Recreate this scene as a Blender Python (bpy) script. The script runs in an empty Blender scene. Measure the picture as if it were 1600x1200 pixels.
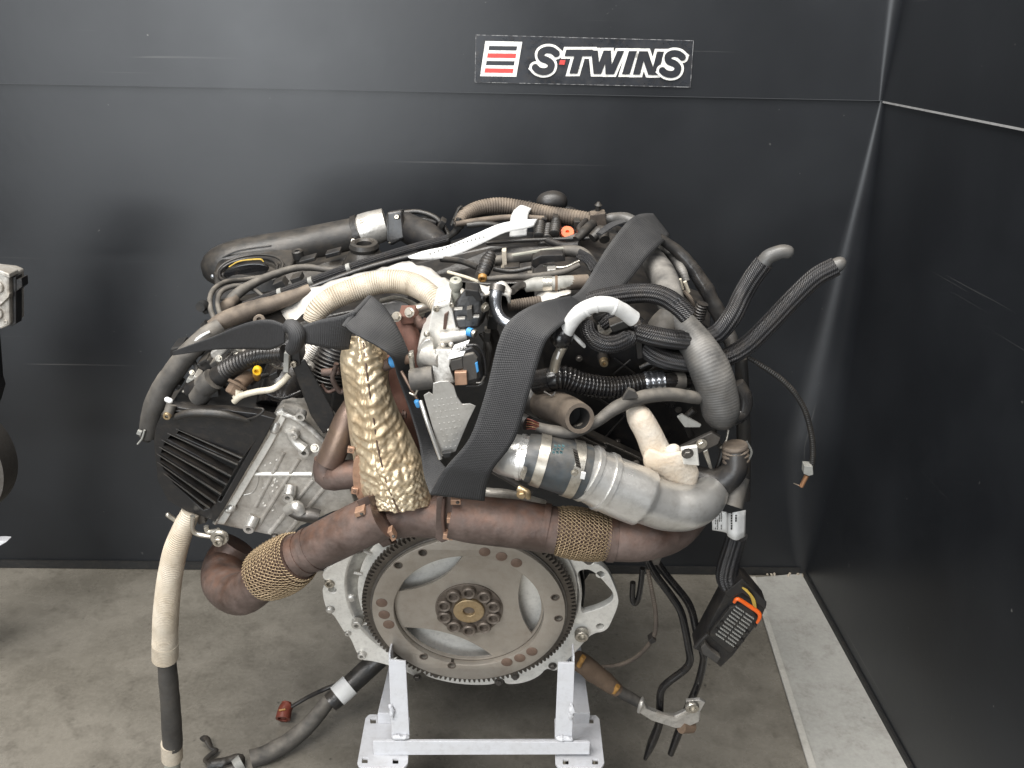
import bpy, bmesh, math, random
from mathutils import Vector, Matrix, noise
random.seed(7)
scene = bpy.context.scene
COL = scene.collection

# ------------------------------------------------------------------ camera
FPX = 1380.0                       # focal length in photograph pixels (1600 x 1200)
PITCH, ROLL, CAM_H = math.radians(22), math.radians(1.2), 1.25
c_f = Vector((0, math.cos(PITCH), -math.sin(PITCH)))
c_u0 = Vector((0, math.sin(PITCH), math.cos(PITCH)))
c_r0 = Vector((1, 0, 0))
c_r = c_r0*math.cos(ROLL) + c_u0*math.sin(ROLL)
c_u = c_u0*math.cos(ROLL) - c_r0*math.sin(ROLL)
CAM = Vector((0, 0, CAM_H))
cd = bpy.data.cameras.new('camera')
cam = bpy.data.objects.new('camera', cd)
COL.objects.link(cam)
cam.matrix_world = Matrix((( c_r.x, c_u.x, -c_f.x, CAM.x), (c_r.y, c_u.y, -c_f.y, CAM.y),
                           (c_r.z, c_u.z, -c_f.z, CAM.z), (0, 0, 0, 1)))
cd.sensor_width = 36.0
cd.lens = 36.0*FPX/1600.0
cd.clip_start = .02
cd.clip_end = 60
scene.camera = cam

# ------------------------------------------------------------------ light
world = bpy.data.worlds.new('World')
scene.world = world
world.use_nodes = True
bg = world.node_tree.nodes['Background']
bg.inputs[0].default_value = (.93, .97, 1.0, 1)
bg.inputs[1].default_value = .17
def area(name, loc, target, sx, sy, watts, col=(1, .97, .92)):
    l = bpy.data.lights.new(name, 'AREA'); l.shape = 'RECTANGLE'; l.size = sx; l.size_y = sy
    l.energy = watts; l.color = col
    o = bpy.data.objects.new(name, l); COL.objects.link(o); o.location = loc
    d = (Vector(target)-Vector(loc)).normalized()
    o.rotation_euler = d.to_track_quat('-Z', 'Y').to_euler()
    return o
area('workshop_lamp', (-.35, .55, 3.3), (-.1, 1.2, .5), 2.6, .5, 115)
area('workshop_lamp', (-1.3, -.8, 3.1), (0, 1.3, .6), 1.8, 1.0, 115, (1, .975, .95))
area('workshop_lamp', (.9, -1.4, 3.2), (.2, 1.2, .4), 1.4, 1.0, 34, (.97, .98, 1))
area('fill_lamp', (-2.0, -4.0, 1.45), (-.3, 1.5, .9), 3.2, 2.6, 185, (.92, .965, 1))   # unseen soft lamp behind the camera, added to brighten the engine front and back wall
scene.view_settings.view_transform = 'Standard'
scene.view_settings.look = 'None'
scene.view_settings.exposure = 0.0
scene.view_settings.gamma = 1.0
scene.view_settings.use_curve_mapping = False

# ------------------------------------------------------------------ photo point -> place
def ray(x, y): return c_f + c_r*((x-800)/FPX) + c_u*((600-y)/FPX)
TILT = math.radians(9)            # the engine stands nose up on its cradle
ex = Vector((1, 0, 0)); ev = Vector((0, math.cos(TILT), math.sin(TILT))); ew = Vector((0, -math.sin(TILT), math.cos(TILT)))
ORG = CAM + ray(733, 949)*(FPX*.32/334)      # crank centre; the ring gear is 0.32 m across
def E(x, y, v):                    # v metres behind the flywheel face, along the crankshaft
    d = ray(x, y); return CAM + d*(((ORG-CAM).dot(ev)+v)/d.dot(ev))
def WY(x, y, Y):                   # upright plane at distance Y
    d = ray(x, y); return CAM + d*(Y/d.y)
def ZP(x, y, z):                   # level plane at height z
    d = ray(x, y); return CAM + d*((z-CAM_H)/d.z)
def zdep(p): return (p-CAM).dot(c_f)
def px2m(n, p): return n*zdep(p)/FPX
def UW(x, y, v):
    p = E(x, y, v)-ORG; return p.x, p.dot(ew)

# ------------------------------------------------------------------ objects
def tagit(o, label=None, cat=None, group=None, kind=None):
    if label: o['label'] = label
    if cat: o['category'] = cat
    if group: o['group'] = group
    if kind: o['kind'] = kind
    return o
def empty(name, loc, label, cat, group=None):
    o = bpy.data.objects.new(name, None); COL.objects.link(o); o.location = loc
    o.empty_display_size = .05
    tagit(o, label, cat, group); bpy.context.view_layer.update(); return o
def put(name, me, mat, parent=None, mw=None):
    o = bpy.data.objects.new(name, me); COL.objects.link(o)
    if mat is not None:
        me.materials.clear(); me.materials.append(mat)
    if mw is None: mw = Matrix.Identity(4)
    o.matrix_world = mw
    if parent is not None:
        o.parent = parent
        o.matrix_parent_inverse = Matrix.Identity(4)
        o.matrix_basis = WM[parent.name].inverted() @ mw if parent.name in WM else parent.matrix_world.inverted() @ mw
    WM[o.name] = mw.copy()
    return o
WM = {}
def mesh(name, vs, fs, smooth=True, uvs=None, angle=None):
    me = bpy.data.meshes.new(name); me.from_pydata([tuple(v) for v in vs], [], fs)
    if uvs is not None:
        ul = me.uv_layers.new(name='UVMap')
        flat = []
        for f in uvs:
            for c in f: flat += [c[0], c[1]]
        ul.data.foreach_set('uv', flat)
    me.polygons.foreach_set('use_smooth', [smooth]*len(me.polygons))
    if angle: me.set_sharp_from_angle(angle=math.radians(angle))
    me.update(); return me
def orient(me):
    bm = bmesh.new(); bm.from_mesh(me); bmesh.ops.recalc_face_normals(bm, faces=bm.faces); bm.to_mesh(me); bm.free()
def bevel(o, w, seg=2):
    m = o.modifiers.new('bevel', 'BEVEL'); m.width = w; m.segments = seg; m.limit_method = 'ANGLE'; m.angle_limit = math.radians(35)
    m.harden_normals = False
    return o
def solid(o, th, off=0):
    m = o.modifiers.new('solid', 'SOLIDIFY'); m.thickness = th; m.offset = off; return o

def crom(P, n):
    """Catmull-Rom through points (lists of floats), n samples per span"""
    out = []
    Q = [[2*a-b for a, b in zip(P[0], P[1])]] + P + [[2*a-b for a, b in zip(P[-1], P[-2])]]
    for i in range(1, len(Q)-2):
        for k in range(n):
            t = k/n; t2 = t*t; t3 = t2*t
            out.append([.5*(2*b+(c-a)*t+(2*a-5*b+4*c-d)*t2+(3*b-a-3*c+d)*t3) for a, b, c, d in zip(Q[i-1], Q[i], Q[i+1], Q[i+2])])
    out.append(list(P[-1])); return out
def path_of(pts, conv):
    raw = []
    for q in pts:
        p = conv(q); raw.append([p.x, p.y, p.z, px2m(q[3], p)])
    return raw
def resample(P, step):
    L = [0]
    for a, b in zip(P, P[1:]): L.append(L[-1]+(Vector(a[:3])-Vector(b[:3])).length)
    tot = L[-1]; n = max(3, int(tot/step)+1); out = []; j = 0
    for i in range(n+1):
        s = tot*i/n
        while j < len(L)-2 and L[j+1] < s: j += 1
        t = (s-L[j])/max(1e-9, L[j+1]-L[j])
        out.append([a+(b-a)*t for a, b in zip(P[j], P[j+1])] + [s])
    return out
def tube_mesh(name, P, seg=16, step=None, corr=None, ribs=None, lump=0, hollow=0, cap=True, flat=1.0, flatdir=None, rnd=0, seed=0):
    """P: [x,y,z,r] world; corr=(pitch_m, amp, s0, s1 fractions); ribs=(n,amp)"""
    rm = sum(p[3] for p in P)/len(P)
    P = crom(P, 12) if len(P) > 2 else P
    if step is None: step = max(rm*.35, .0015)
    if corr: step = corr[0]/6
    S = resample(P, step); n = len(S); tot = S[-1][4]
    C = [Vector(s[:3]) for s in S]
    T = [(C[min(i+1, n-1)]-C[max(i-1, 0)]).normalized() for i in range(n)]
    a = flatdir if flatdir is not None else (Vector((0, 0, 1)) if abs(T[0].z) < .9 else Vector((0, 1, 0)))
    N = (a-T[0]*a.dot(T[0])).normalized()
    vs, uv, so = [], [], Vector((seed*3.1, seed*1.7, seed*.9))
    rings = []
    for i in range(n):
        N = (N-T[i]*N.dot(T[i])).normalized(); B = T[i].cross(N)
        s = S[i][4]; r = S[i][3]
        if corr:
            f0, f1 = (corr[2], corr[3]) if len(corr) > 3 else (0, 1)
            if f0 <= s/tot <= f1: r *= 1+corr[1]*(abs(math.sin(math.pi*s/corr[0]))*2-1)
        if rnd:
            d = min(s, tot-s) if rnd > 1 else tot-s
            if d < r: r *= math.sqrt(max(.0, 1-(1-d/r)**2))*.97+.03
        ring = []
        for k in range(seg):
            th = 2*math.pi*k/seg; rr = r
            if ribs: rr *= 1+ribs[1]*(abs(math.sin(ribs[0]*th/2))-.6)
            if lump:
                q = C[i]+(N*math.cos(th)+B*math.sin(th))*r
                rr *= 1+lump*noise.noise(q*(.55/max(rm, .004))+so)+lump*.5*noise.noise(q*(1.4/max(rm, .004))+so)
            ring.append(len(vs)); vs.append(C[i]+N*(math.cos(th)*rr*flat)+B*(math.sin(th)*rr))
        rings.append(ring)
    fs, us = [], []
    for i in range(n-1):
        for k in range(seg):
            k2 = (k+1) % seg
            fs.append((rings[i][k], rings[i][k2], rings[i+1][k2], rings[i+1][k]))
            us.append(((k/seg, S[i][4]), ((k+1)/seg, S[i][4]), ((k+1)/seg, S[i+1][4]), (k/seg, S[i+1][4])))
    def ring_off(i, fac, push):
        out = []
        for k in range(seg):
            p = vs[rings[i][k]]; out.append(len(vs)); vs.append(C[i]+(p-C[i])*fac+T[i]*push)
        return out
    def bridge(r1, r2):
        for k in range(seg):
            k2 = (k+1) % seg; fs.append((r1[k], r1[k2], r2[k2], r2[k])); us.append(((k/seg, 0), ((k+1)/seg, 0), ((k+1)/seg, .002), (k/seg, .002)))
    if hollow:                       # open far end
        r = S[-1][3]
        a1 = ring_off(n-1, hollow, 0); a2 = ring_off(n-1, hollow*.97, -r*2.2)
        bridge(rings[-1], a1); bridge(a1, a2); fs.append(tuple(a2)); us.append(tuple((0, 0) for _ in a2))
    elif cap:
        fs.append(tuple(rings[-1])); us.append(tuple((0, 0) for _ in range(seg)))
    if cap:
        fs.append(tuple(reversed(rings[0]))); us.append(tuple((0, 0) for _ in range(seg)))
    return mesh(name, vs, fs, True, us, 50)
_tube_i = [0]
def tube(name, mat, pts, parent=None, conv=None, corrpx=None, **kw):
    """pts (x,y,v,r) in photograph pixels, v metres behind the flywheel face"""
    conv = conv or (lambda q: E(q[0], q[1], q[2]))
    P = path_of(pts, conv)
    if corrpx:
        p = conv(pts[len(pts)//2]); kw['corr'] = (px2m(corrpx[0], p),)+tuple(corrpx[1:])
    _tube_i[0] += 1
    return put(name, tube_mesh(name, P, seed=_tube_i[0], **kw), mat, parent)

def frame_v(v): # local x right, y up, z towards viewer, on the plane v
    o = ORG+ev*v
    return Matrix(((ex.x, ew.x, -ev.x, o.x), (ex.y, ew.y, -ev.y, o.y), (ex.z, ew.z, -ev.z, o.z), (0, 0, 0, 1)))
def chaikin(P, n):
    for _ in range(n):
        Q = []
        for i in range(len(P)):
            a, b = P[i], P[(i+1) % len(P)]
            Q += [(a[0]*.75+b[0]*.25, a[1]*.75+b[1]*.25), (a[0]*.25+b[0]*.75, a[1]*.25+b[1]*.75)]
        P = Q
    return P
def flat_mesh(name, loops, th, bev):
    """filled 2-D outlines (first outer, rest holes), front face at local z = 0, th deep"""
    cu = bpy.data.curves.new(name, 'CURVE'); cu.dimensions = '2D'; cu.fill_mode = 'BOTH'
    bev = min(bev, th*.45)
    cu.extrude = max(1e-5, th/2-bev); cu.bevel_depth = bev; cu.bevel_resolution = 1; cu.offset = -bev
    for lp in loops:
        q = []
        for p in lp:                                   # drop near-duplicate corners, they would make the bevel offset spike
            if not q or math.hypot(p[0]-q[-1][0], p[1]-q[-1][1]) > max(1e-4, bev*.6): q.append(p)
        while len(q) > 3 and math.hypot(q[0][0]-q[-1][0], q[0][1]-q[-1][1]) <= max(1e-4, bev*.6): q.pop()
        lp = q
        sp = cu.splines.new('POLY'); sp.points.add(len(lp)-1); sp.use_cyclic_u = True
        for pt, q in zip(sp.points, lp): pt.co = (q[0], q[1], 0, 1)
    o = bpy.data.objects.new('tmp', cu); COL.objects.link(o)
    dg = bpy.context.evaluated_depsgraph_get()
    me = bpy.data.meshes.new_from_object(o.evaluated_get(dg)); me.name = name
    bpy.data.objects.remove(o); bpy.data.curves.remove(cu)
    me.transform(Matrix.Translation((0, 0, -th/2)))
    me.polygons.foreach_set('use_smooth', [True]*len(me.polygons)); me.set_sharp_from_angle(angle=math.radians(32))
    return me
def plate(name, mat, outer, v, th, holes=(), bev=1.0, parent=None, rnd=0, local=False):
    """outline in photograph pixels on the engine plane v; th metres deep away from the viewer"""
    loops = []
    for i, lp in enumerate([outer]+list(holes)):
        q = list(lp) if local else [UW(x, y, v) for x, y in lp]
        if rnd and (i == 0 or rnd < 0): q = chaikin(q, abs(rnd))
        loops.append(q)
    b = px2m(bev, E(outer[0][0], outer[0][1], v)) if not local else bev
    return put(name, flat_mesh(name, loops, th, b), mat, parent, frame_v(v))
def hull(name, mat, front, back, bev=1.5, parent=None, conv=None, smooth=False):
    """solid between two outlines [(x,y,v)...] of equal length"""
    conv = conv or (lambda q: E(*q))
    a = [conv(q) for q in front]; b = [conv(q) for q in back]; n = len(a)
    fs = [tuple(range(n)), tuple(range(2*n-1, n-1, -1))] + [(i, n+i, n+(i+1) % n, (i+1) % n) for i in range(n)]
    me = mesh(name, a+b, fs, smooth); orient(me)
    o = put(name, me, mat, parent)
    if bev: bevel(o, px2m(bev, a[0]))
    return o
def block(name, mat, poly, v, th, bev=1.5, parent=None, taper=1.0):
    """outline on plane v pushed straight back by th metres (optionally tapering)"""
    pts = [E(x, y, v) for x, y in poly]; c = sum(pts, Vector())/len(pts)
    b = [c+(p-c)*taper+ev*th for p in pts]; n = len(pts)
    fs = [tuple(range(n)), tuple(range(2*n-1, n-1, -1))] + [(i, n+i, n+(i+1) % n, (i+1) % n) for i in range(n)]
    me = mesh(name, pts+b, fs, False); orient(me)
    o = put(name, me, mat, parent)
    if bev: bevel(o, px2m(bev, pts[0]))
    return o
def rect(cx, cy, w, h, a=0):
    ca, sa = math.cos(math.radians(a)), math.sin(math.radians(a))
    return [(cx+dx*w*ca-dy*h*sa, cy+dx*w*sa+dy*h*ca) for dx, dy in ((-.5, -.5), (.5, -.5), (.5, .5), (-.5, .5))]
def oval(cx, cy, rx, ry, n=20, a=0):
    ca, sa = math.cos(math.radians(a)), math.sin(math.radians(a)); out = []
    for k in range(n):
        t = 2*math.pi*k/n; x, y = rx*math.cos(t), ry*math.sin(t); out.append((cx+x*ca-y*sa, cy+x*sa+y*ca))
    return out
def loft(name, mat, rows, th=0, parent=None, nu=6, nv=6, conv=None, disp=None, off=0):
    """smooth sheet through rows of points (x,y,v); disp(s,t,p)->metres along the normal"""
    conv = conv or (lambda q: E(*q))
    R = [[list(conv(q)) for q in r] for r in rows]
    R = [crom(r, nu) for r in R]
    m = len(R[0]); cols = [crom([R[i][j] for i in range(len(R))], nv) for j in range(m)] if len(R) > 2 else None
    if cols is None:
        cols = [[[a+(b-a)*k/nv for a, b in zip(R[0][j], R[1][j])] for k in range(nv+1)] for j in range(m)]
    n = len(cols[0])
    G = [[Vector(cols[j][i]) for j in range(m)] for i in range(n)]
    if disp:
        H = [[None]*m for _ in range(n)]
        for i in range(n):
            for j in range(m):
                du = G[i][min(j+1, m-1)]-G[i][max(j-1, 0)]; dv = G[min(i+1, n-1)][j]-G[max(i-1, 0)][j]
                nn = du.cross(dv).normalized()
                if nn.dot(CAM-G[i][j]) < 0: nn = -nn
                H[i][j] = G[i][j]+nn*disp(i/(n-1), j/(m-1), G[i][j])
        G = H
    vs = [p for r in G for p in r]; fs, us = [], []
    for i in range(n-1):
        for j in range(m-1):
            fs.append((i*m+j, i*m+j+1, (i+1)*m+j+1, (i+1)*m+j))
            us.append(((j/(m-1), i/(n-1)), ((j+1)/(m-1), i/(n-1)), ((j+1)/(m-1), (i+1)/(n-1)), (j/(m-1), (i+1)/(n-1))))
    o = put(name, mesh(name, vs, fs, True, us), mat, parent)
    if th: solid(o, th, off)
    return o
def lathe(name, mat, at, axis, prof, parent=None, seg=24, conv=None):
    """prof [(r, h)] in photograph pixels along the axis (a vector), at (x,y,v)"""
    c = (conv or (lambda q: E(*q)))(at); A = axis.normalized()
    k = px2m(1, c); a = Vector((0, 0, 1)) if abs(A.z) < .9 else Vector((1, 0, 0))
    X = (a-A*a.dot(A)).normalized(); Y = A.cross(X); vs, fs = [], []
    for r, h in prof:
        for s in range(seg):
            t = 2*math.pi*s/seg; vs.append(c+A*(h*k)+(X*math.cos(t)+Y*math.sin(t))*(r*k))
    for i in range(len(prof)-1):
        for s in range(seg):
            s2 = (s+1) % seg; fs.append((i*seg+s, i*seg+s2, (i+1)*seg+s2, (i+1)*seg+s))
    fs.append(tuple(range(seg-1, -1, -1))); fs.append(tuple((len(prof)-1)*seg+s for s in range(seg)))
    return put(name, mesh(name, vs, fs, True, None, 35), mat, parent)
# shared fastener meshes, unit radius, head along +z
def _bolt_mesh(kind):
    bm = bmesh.new()
    if kind == 'hex':
        rings = [(1.35, 0, 24), (1.35, .22, 24)]; n = 24
        vs, fs = [], []
        for r, h, _ in rings: vs += [(r*math.cos(2*math.pi*k/n), r*math.sin(2*math.pi*k/n), h) for k in range(n)]
        fs += [(k, (k+1) % n, n+(k+1) % n, n+k) for k in range(n)] + [tuple(range(n, 2*n))]
        b0 = len(vs)
        for r, h in ((1, .2), (1, .85), (.88, 1.0)): vs += [(r*math.cos(math.pi/3*k), r*math.sin(math.pi/3*k), h) for k in range(6)]
        for i in range(2): fs += [(b0+i*6+k, b0+i*6+(k+1) % 6, b0+i*6+6+(k+1) % 6, b0+i*6+6+k) for k in range(6)]
        fs.append(tuple(b0+12+k for k in range(6)))
        bm.free(); return mesh('hex_bolt', vs, fs, False)
    prof = {'socket': [(1, 0), (1, .8), (.9, .95), (.55, .95), (.52, .3), (0.01, .3)],
            'cup':    [(1, 0), (1, .55), (.86, .7), (.62, .62), (.5, .1), (.02, .1)],
            'boss':   [(1.15, -.8), (1, .35), (.9, .45), (.45, .45), (.42, -.5), (.02, -.5)],
            'dome':   [(1, 0), (.97, .25), (.8, .5), (.5, .66), (.02, .7)],
            'disc':   [(1, 0), (1, .06), (.94, .1), (.02, .1)],
            'hole':   [(1.22, 0), (1.18, .1), (1.0, .1), (.94, -.9), (.02, -.9)]}[kind]
    n = 20; vs, fs = [], []
    for r, h in prof: vs += [(r*math.cos(2*math.pi*k/n), r*math.sin(2*math.pi*k/n), h) for k in range(n)]
    for i in range(len(prof)-1): fs += [(i*n+k, i*n+(k+1) % n, (i+1)*n+(k+1) % n, (i+1)*n+k) for k in range(n)]
    fs.append(tuple((len(prof)-1)*n+k for k in range(n)))
    bm.free(); return mesh(kind, vs, fs, True, None, 35)
BM = {}
def bolt(kind, mat, x, y, v, r, parent, name='bolt', axis=None, stretch=1.0, p=None):
    key = (kind, mat.name)
    if key not in BM: BM[key] = _bolt_mesh(kind); BM[key].materials.append(mat)
    if p is None: p = E(x, y, v)
    rr = px2m(r, p)
    A = (axis or -ev).normalized(); a = Vector((1, 0, 0)) if abs(A.x) < .9 else Vector((0, 0, 1))
    X = (a-A*a.dot(A)).normalized(); Y = A.cross(X)
    t = random.random(); X, Y = X*math.cos(t)+Y*math.sin(t), Y*math.cos(t)-X*math.sin(t)
    mw = Matrix(((X.x*rr, Y.x*rr, A.x*rr*stretch, p.x), (X.y*rr, Y.y*rr, A.y*rr*stretch, p.y), (X.z*rr, Y.z*rr, A.z*rr*stretch, p.z), (0, 0, 0, 1)))
    return put(name, BM[key], None, parent, mw)

# ------------------------------------------------------------------ materials
def srgb(r, g, b):
    f = lambda c: (c/255/12.92) if c/255 <= .04045 else ((c/255+.055)/1.055)**2.4
    return (f(r), f(g), f(b))
def mat(name, base, rough=.5, metal=0, c2=None, nscale=18, namt=.5, detail=5, bump=0, bscale=120, rvar=.1, spec=.5,
        dust=None, dust_amt=.5, pattern=None, coat=0, thresh=(.35, .68), grime=.45, gcol=(.05, .04, .03)):
    m = bpy.data.materials.new(name); m.use_nodes = True; nt = m.node_tree; N = nt.nodes; L = nt.links
    b = N['Principled BSDF']
    b.inputs['Metallic'].default_value = metal; b.inputs['Specular IOR Level'].default_value = spec
    b.inputs['Coat Weight'].default_value = coat
    tc = N.new('ShaderNodeTexCoord'); geo = N.new('ShaderNodeNewGeometry')
    src = geo.outputs['Position'] if pattern != 'object' else tc.outputs['Object']
    n1 = N.new('ShaderNodeTexNoise'); n1.inputs['Scale'].default_value = nscale; n1.inputs['Detail'].default_value = detail
    n1.inputs['Roughness'].default_value = .62
    L.new(src, n1.inputs['Vector'])
    mr = N.new('ShaderNodeMapRange'); mr.inputs[1].default_value = thresh[0]; mr.inputs[2].default_value = thresh[1]
    mr.inputs[4].default_value = namt
    L.new(n1.outputs[0], mr.inputs[0])
    mx = N.new('ShaderNodeMix'); mx.data_type = 'RGBA'
    mx.inputs[6].default_value = (*base, 1); mx.inputs[7].default_value = (*(c2 or tuple(c*.7 for c in base)), 1)
    L.new(mr.outputs[0], mx.inputs[0])
    col = mx.outputs[2]
    ng = N.new('ShaderNodeTexNoise'); ng.inputs['Scale'].default_value = nscale*4.3; ng.inputs['Detail'].default_value = 9; ng.inputs['Roughness'].default_value = .75
    L.new(src, ng.inputs['Vector'])
    mg = N.new('ShaderNodeMapRange'); mg.inputs[1].default_value = .48; mg.inputs[2].default_value = .74; mg.inputs[4].default_value = grime; L.new(ng.outputs[0], mg.inputs[0])
    gx = N.new('ShaderNodeMix'); gx.data_type = 'RGBA'; L.new(mg.outputs[0], gx.inputs[0]); L.new(col, gx.inputs[6]); gx.inputs[7].default_value = (*gcol, 1)
    col = gx.outputs[2]
    if dust:
        n3 = N.new('ShaderNodeTexNoise'); n3.inputs['Scale'].default_value = nscale*2.7; n3.inputs['Detail'].default_value = 8
        L.new(src, n3.inputs['Vector'])
        sx = N.new('ShaderNodeSeparateXYZ'); L.new(geo.outputs['Normal'], sx.inputs[0])
        up = N.new('ShaderNodeMapRange'); up.inputs[1].default_value = -.1; up.inputs[2].default_value = .9; L.new(sx.outputs[2], up.inputs[0])
        ml = N.new('ShaderNodeMath'); ml.operation = 'MULTIPLY'; L.new(up.outputs[0], ml.inputs[0])
        m4 = N.new('ShaderNodeMapRange'); m4.inputs[1].default_value = .3; m4.inputs[2].default_value = .7; m4.inputs[4].default_value = dust_amt; L.new(n3.outputs[0], m4.inputs[0])
        L.new(m4.outputs[0], ml.inputs[1])
        m2 = N.new('ShaderNodeMix'); m2.data_type = 'RGBA'; L.new(ml.outputs[0], m2.inputs[0]); L.new(col, m2.inputs[6]); m2.inputs[7].default_value = (*dust, 1)
        col = m2.outputs[2]
    h = None
    if pattern in ('braid', 'weave', 'wrap', 'tape'):
        sp = N.new('ShaderNodeSeparateXYZ'); L.new(tc.outputs['UV'], sp.inputs[0])
        def wave(fx, fy):
            a = N.new('ShaderNodeMath'); a.operation = 'MULTIPLY'; a.inputs[1].default_value = fx; L.new(sp.outputs[0], a.inputs[0])
            c = N.new('ShaderNodeMath'); c.operation = 'MULTIPLY_ADD'; c.inputs[1].default_value = fy; L.new(sp.outputs[1], c.inputs[0]); L.new(a.outputs[0], c.inputs[2])
            s = N.new('ShaderNodeMath'); s.operation = 'SINE'; L.new(c.outputs[0], s.inputs[0]); return s.outputs[0]
        w2 = 2*math.pi
        if pattern == 'braid':
            s1, s2 = wave(w2*13, 0), wave(w2*13, 2700); op = 'ADD'
        elif pattern == 'weave':
            s1, s2 = wave(w2*24, 0), wave(0, w2*20); op = 'ADD'
        else:
            s1, s2 = wave(w2*1, w2*300), wave(w2*1, w2*297); op = 'ADD'
        mm = N.new('ShaderNodeMath'); mm.operation = op; L.new(s1, mm.inputs[0]); L.new(s2, mm.inputs[1])
        h = mm.outputs[0]
        mrp = N.new('ShaderNodeMapRange'); mrp.inputs[1].default_value = -1; mrp.inputs[2].default_value = 1
        mrp.inputs[3].default_value = {'braid': .35, 'weave': .8, 'wrap': .84, 'tape': .92}[pattern]; mrp.inputs[4].default_value = {'braid': 1.75, 'weave': 1.12, 'wrap': 1.06, 'tape': 1.04}[pattern]
        L.new(h, mrp.inputs[0])
        vm = N.new('ShaderNodeVectorMath'); vm.operation = 'SCALE'; L.new(col, vm.inputs[0]); L.new(mrp.outputs[0], vm.inputs['Scale'])
        col = vm.outputs[0]
    L.new(col, b.inputs['Base Color'])
    rr = N.new('ShaderNodeMapRange'); rr.inputs[3].default_value = max(.03, rough-rvar); rr.inputs[4].default_value = min(1, rough+rvar)
    rr.inputs[1].default_value = .3; rr.inputs[2].default_value = .7
    L.new(n1.outputs[0], rr.inputs[0]); L.new(rr.outputs[0], b.inputs['Roughness'])
    if bump or h is not None:
        n2 = N.new('ShaderNodeTexNoise'); n2.inputs['Scale'].default_value = bscale; n2.inputs['Detail'].default_value = 4
        L.new(src, n2.inputs['Vector'])
        bp = N.new('ShaderNodeBump'); bp.inputs['Strength'].default_value = bump or .3; bp.inputs['Distance'].default_value = .0012
        if h is not None:
            ad = N.new('ShaderNodeMath'); ad.operation = 'MULTIPLY_ADD'; ad.inputs[1].default_value = .5; L.new(h, ad.inputs[0]); L.new(n2.outputs[0], ad.inputs[2])
            L.new(ad.outputs[0], bp.inputs['Height'])
        else: L.new(n2.outputs[0], bp.inputs['Height'])
        L.new(bp.outputs[0], b.inputs['Normal'])
    return m
DUST = (.21, .175, .135)
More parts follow.
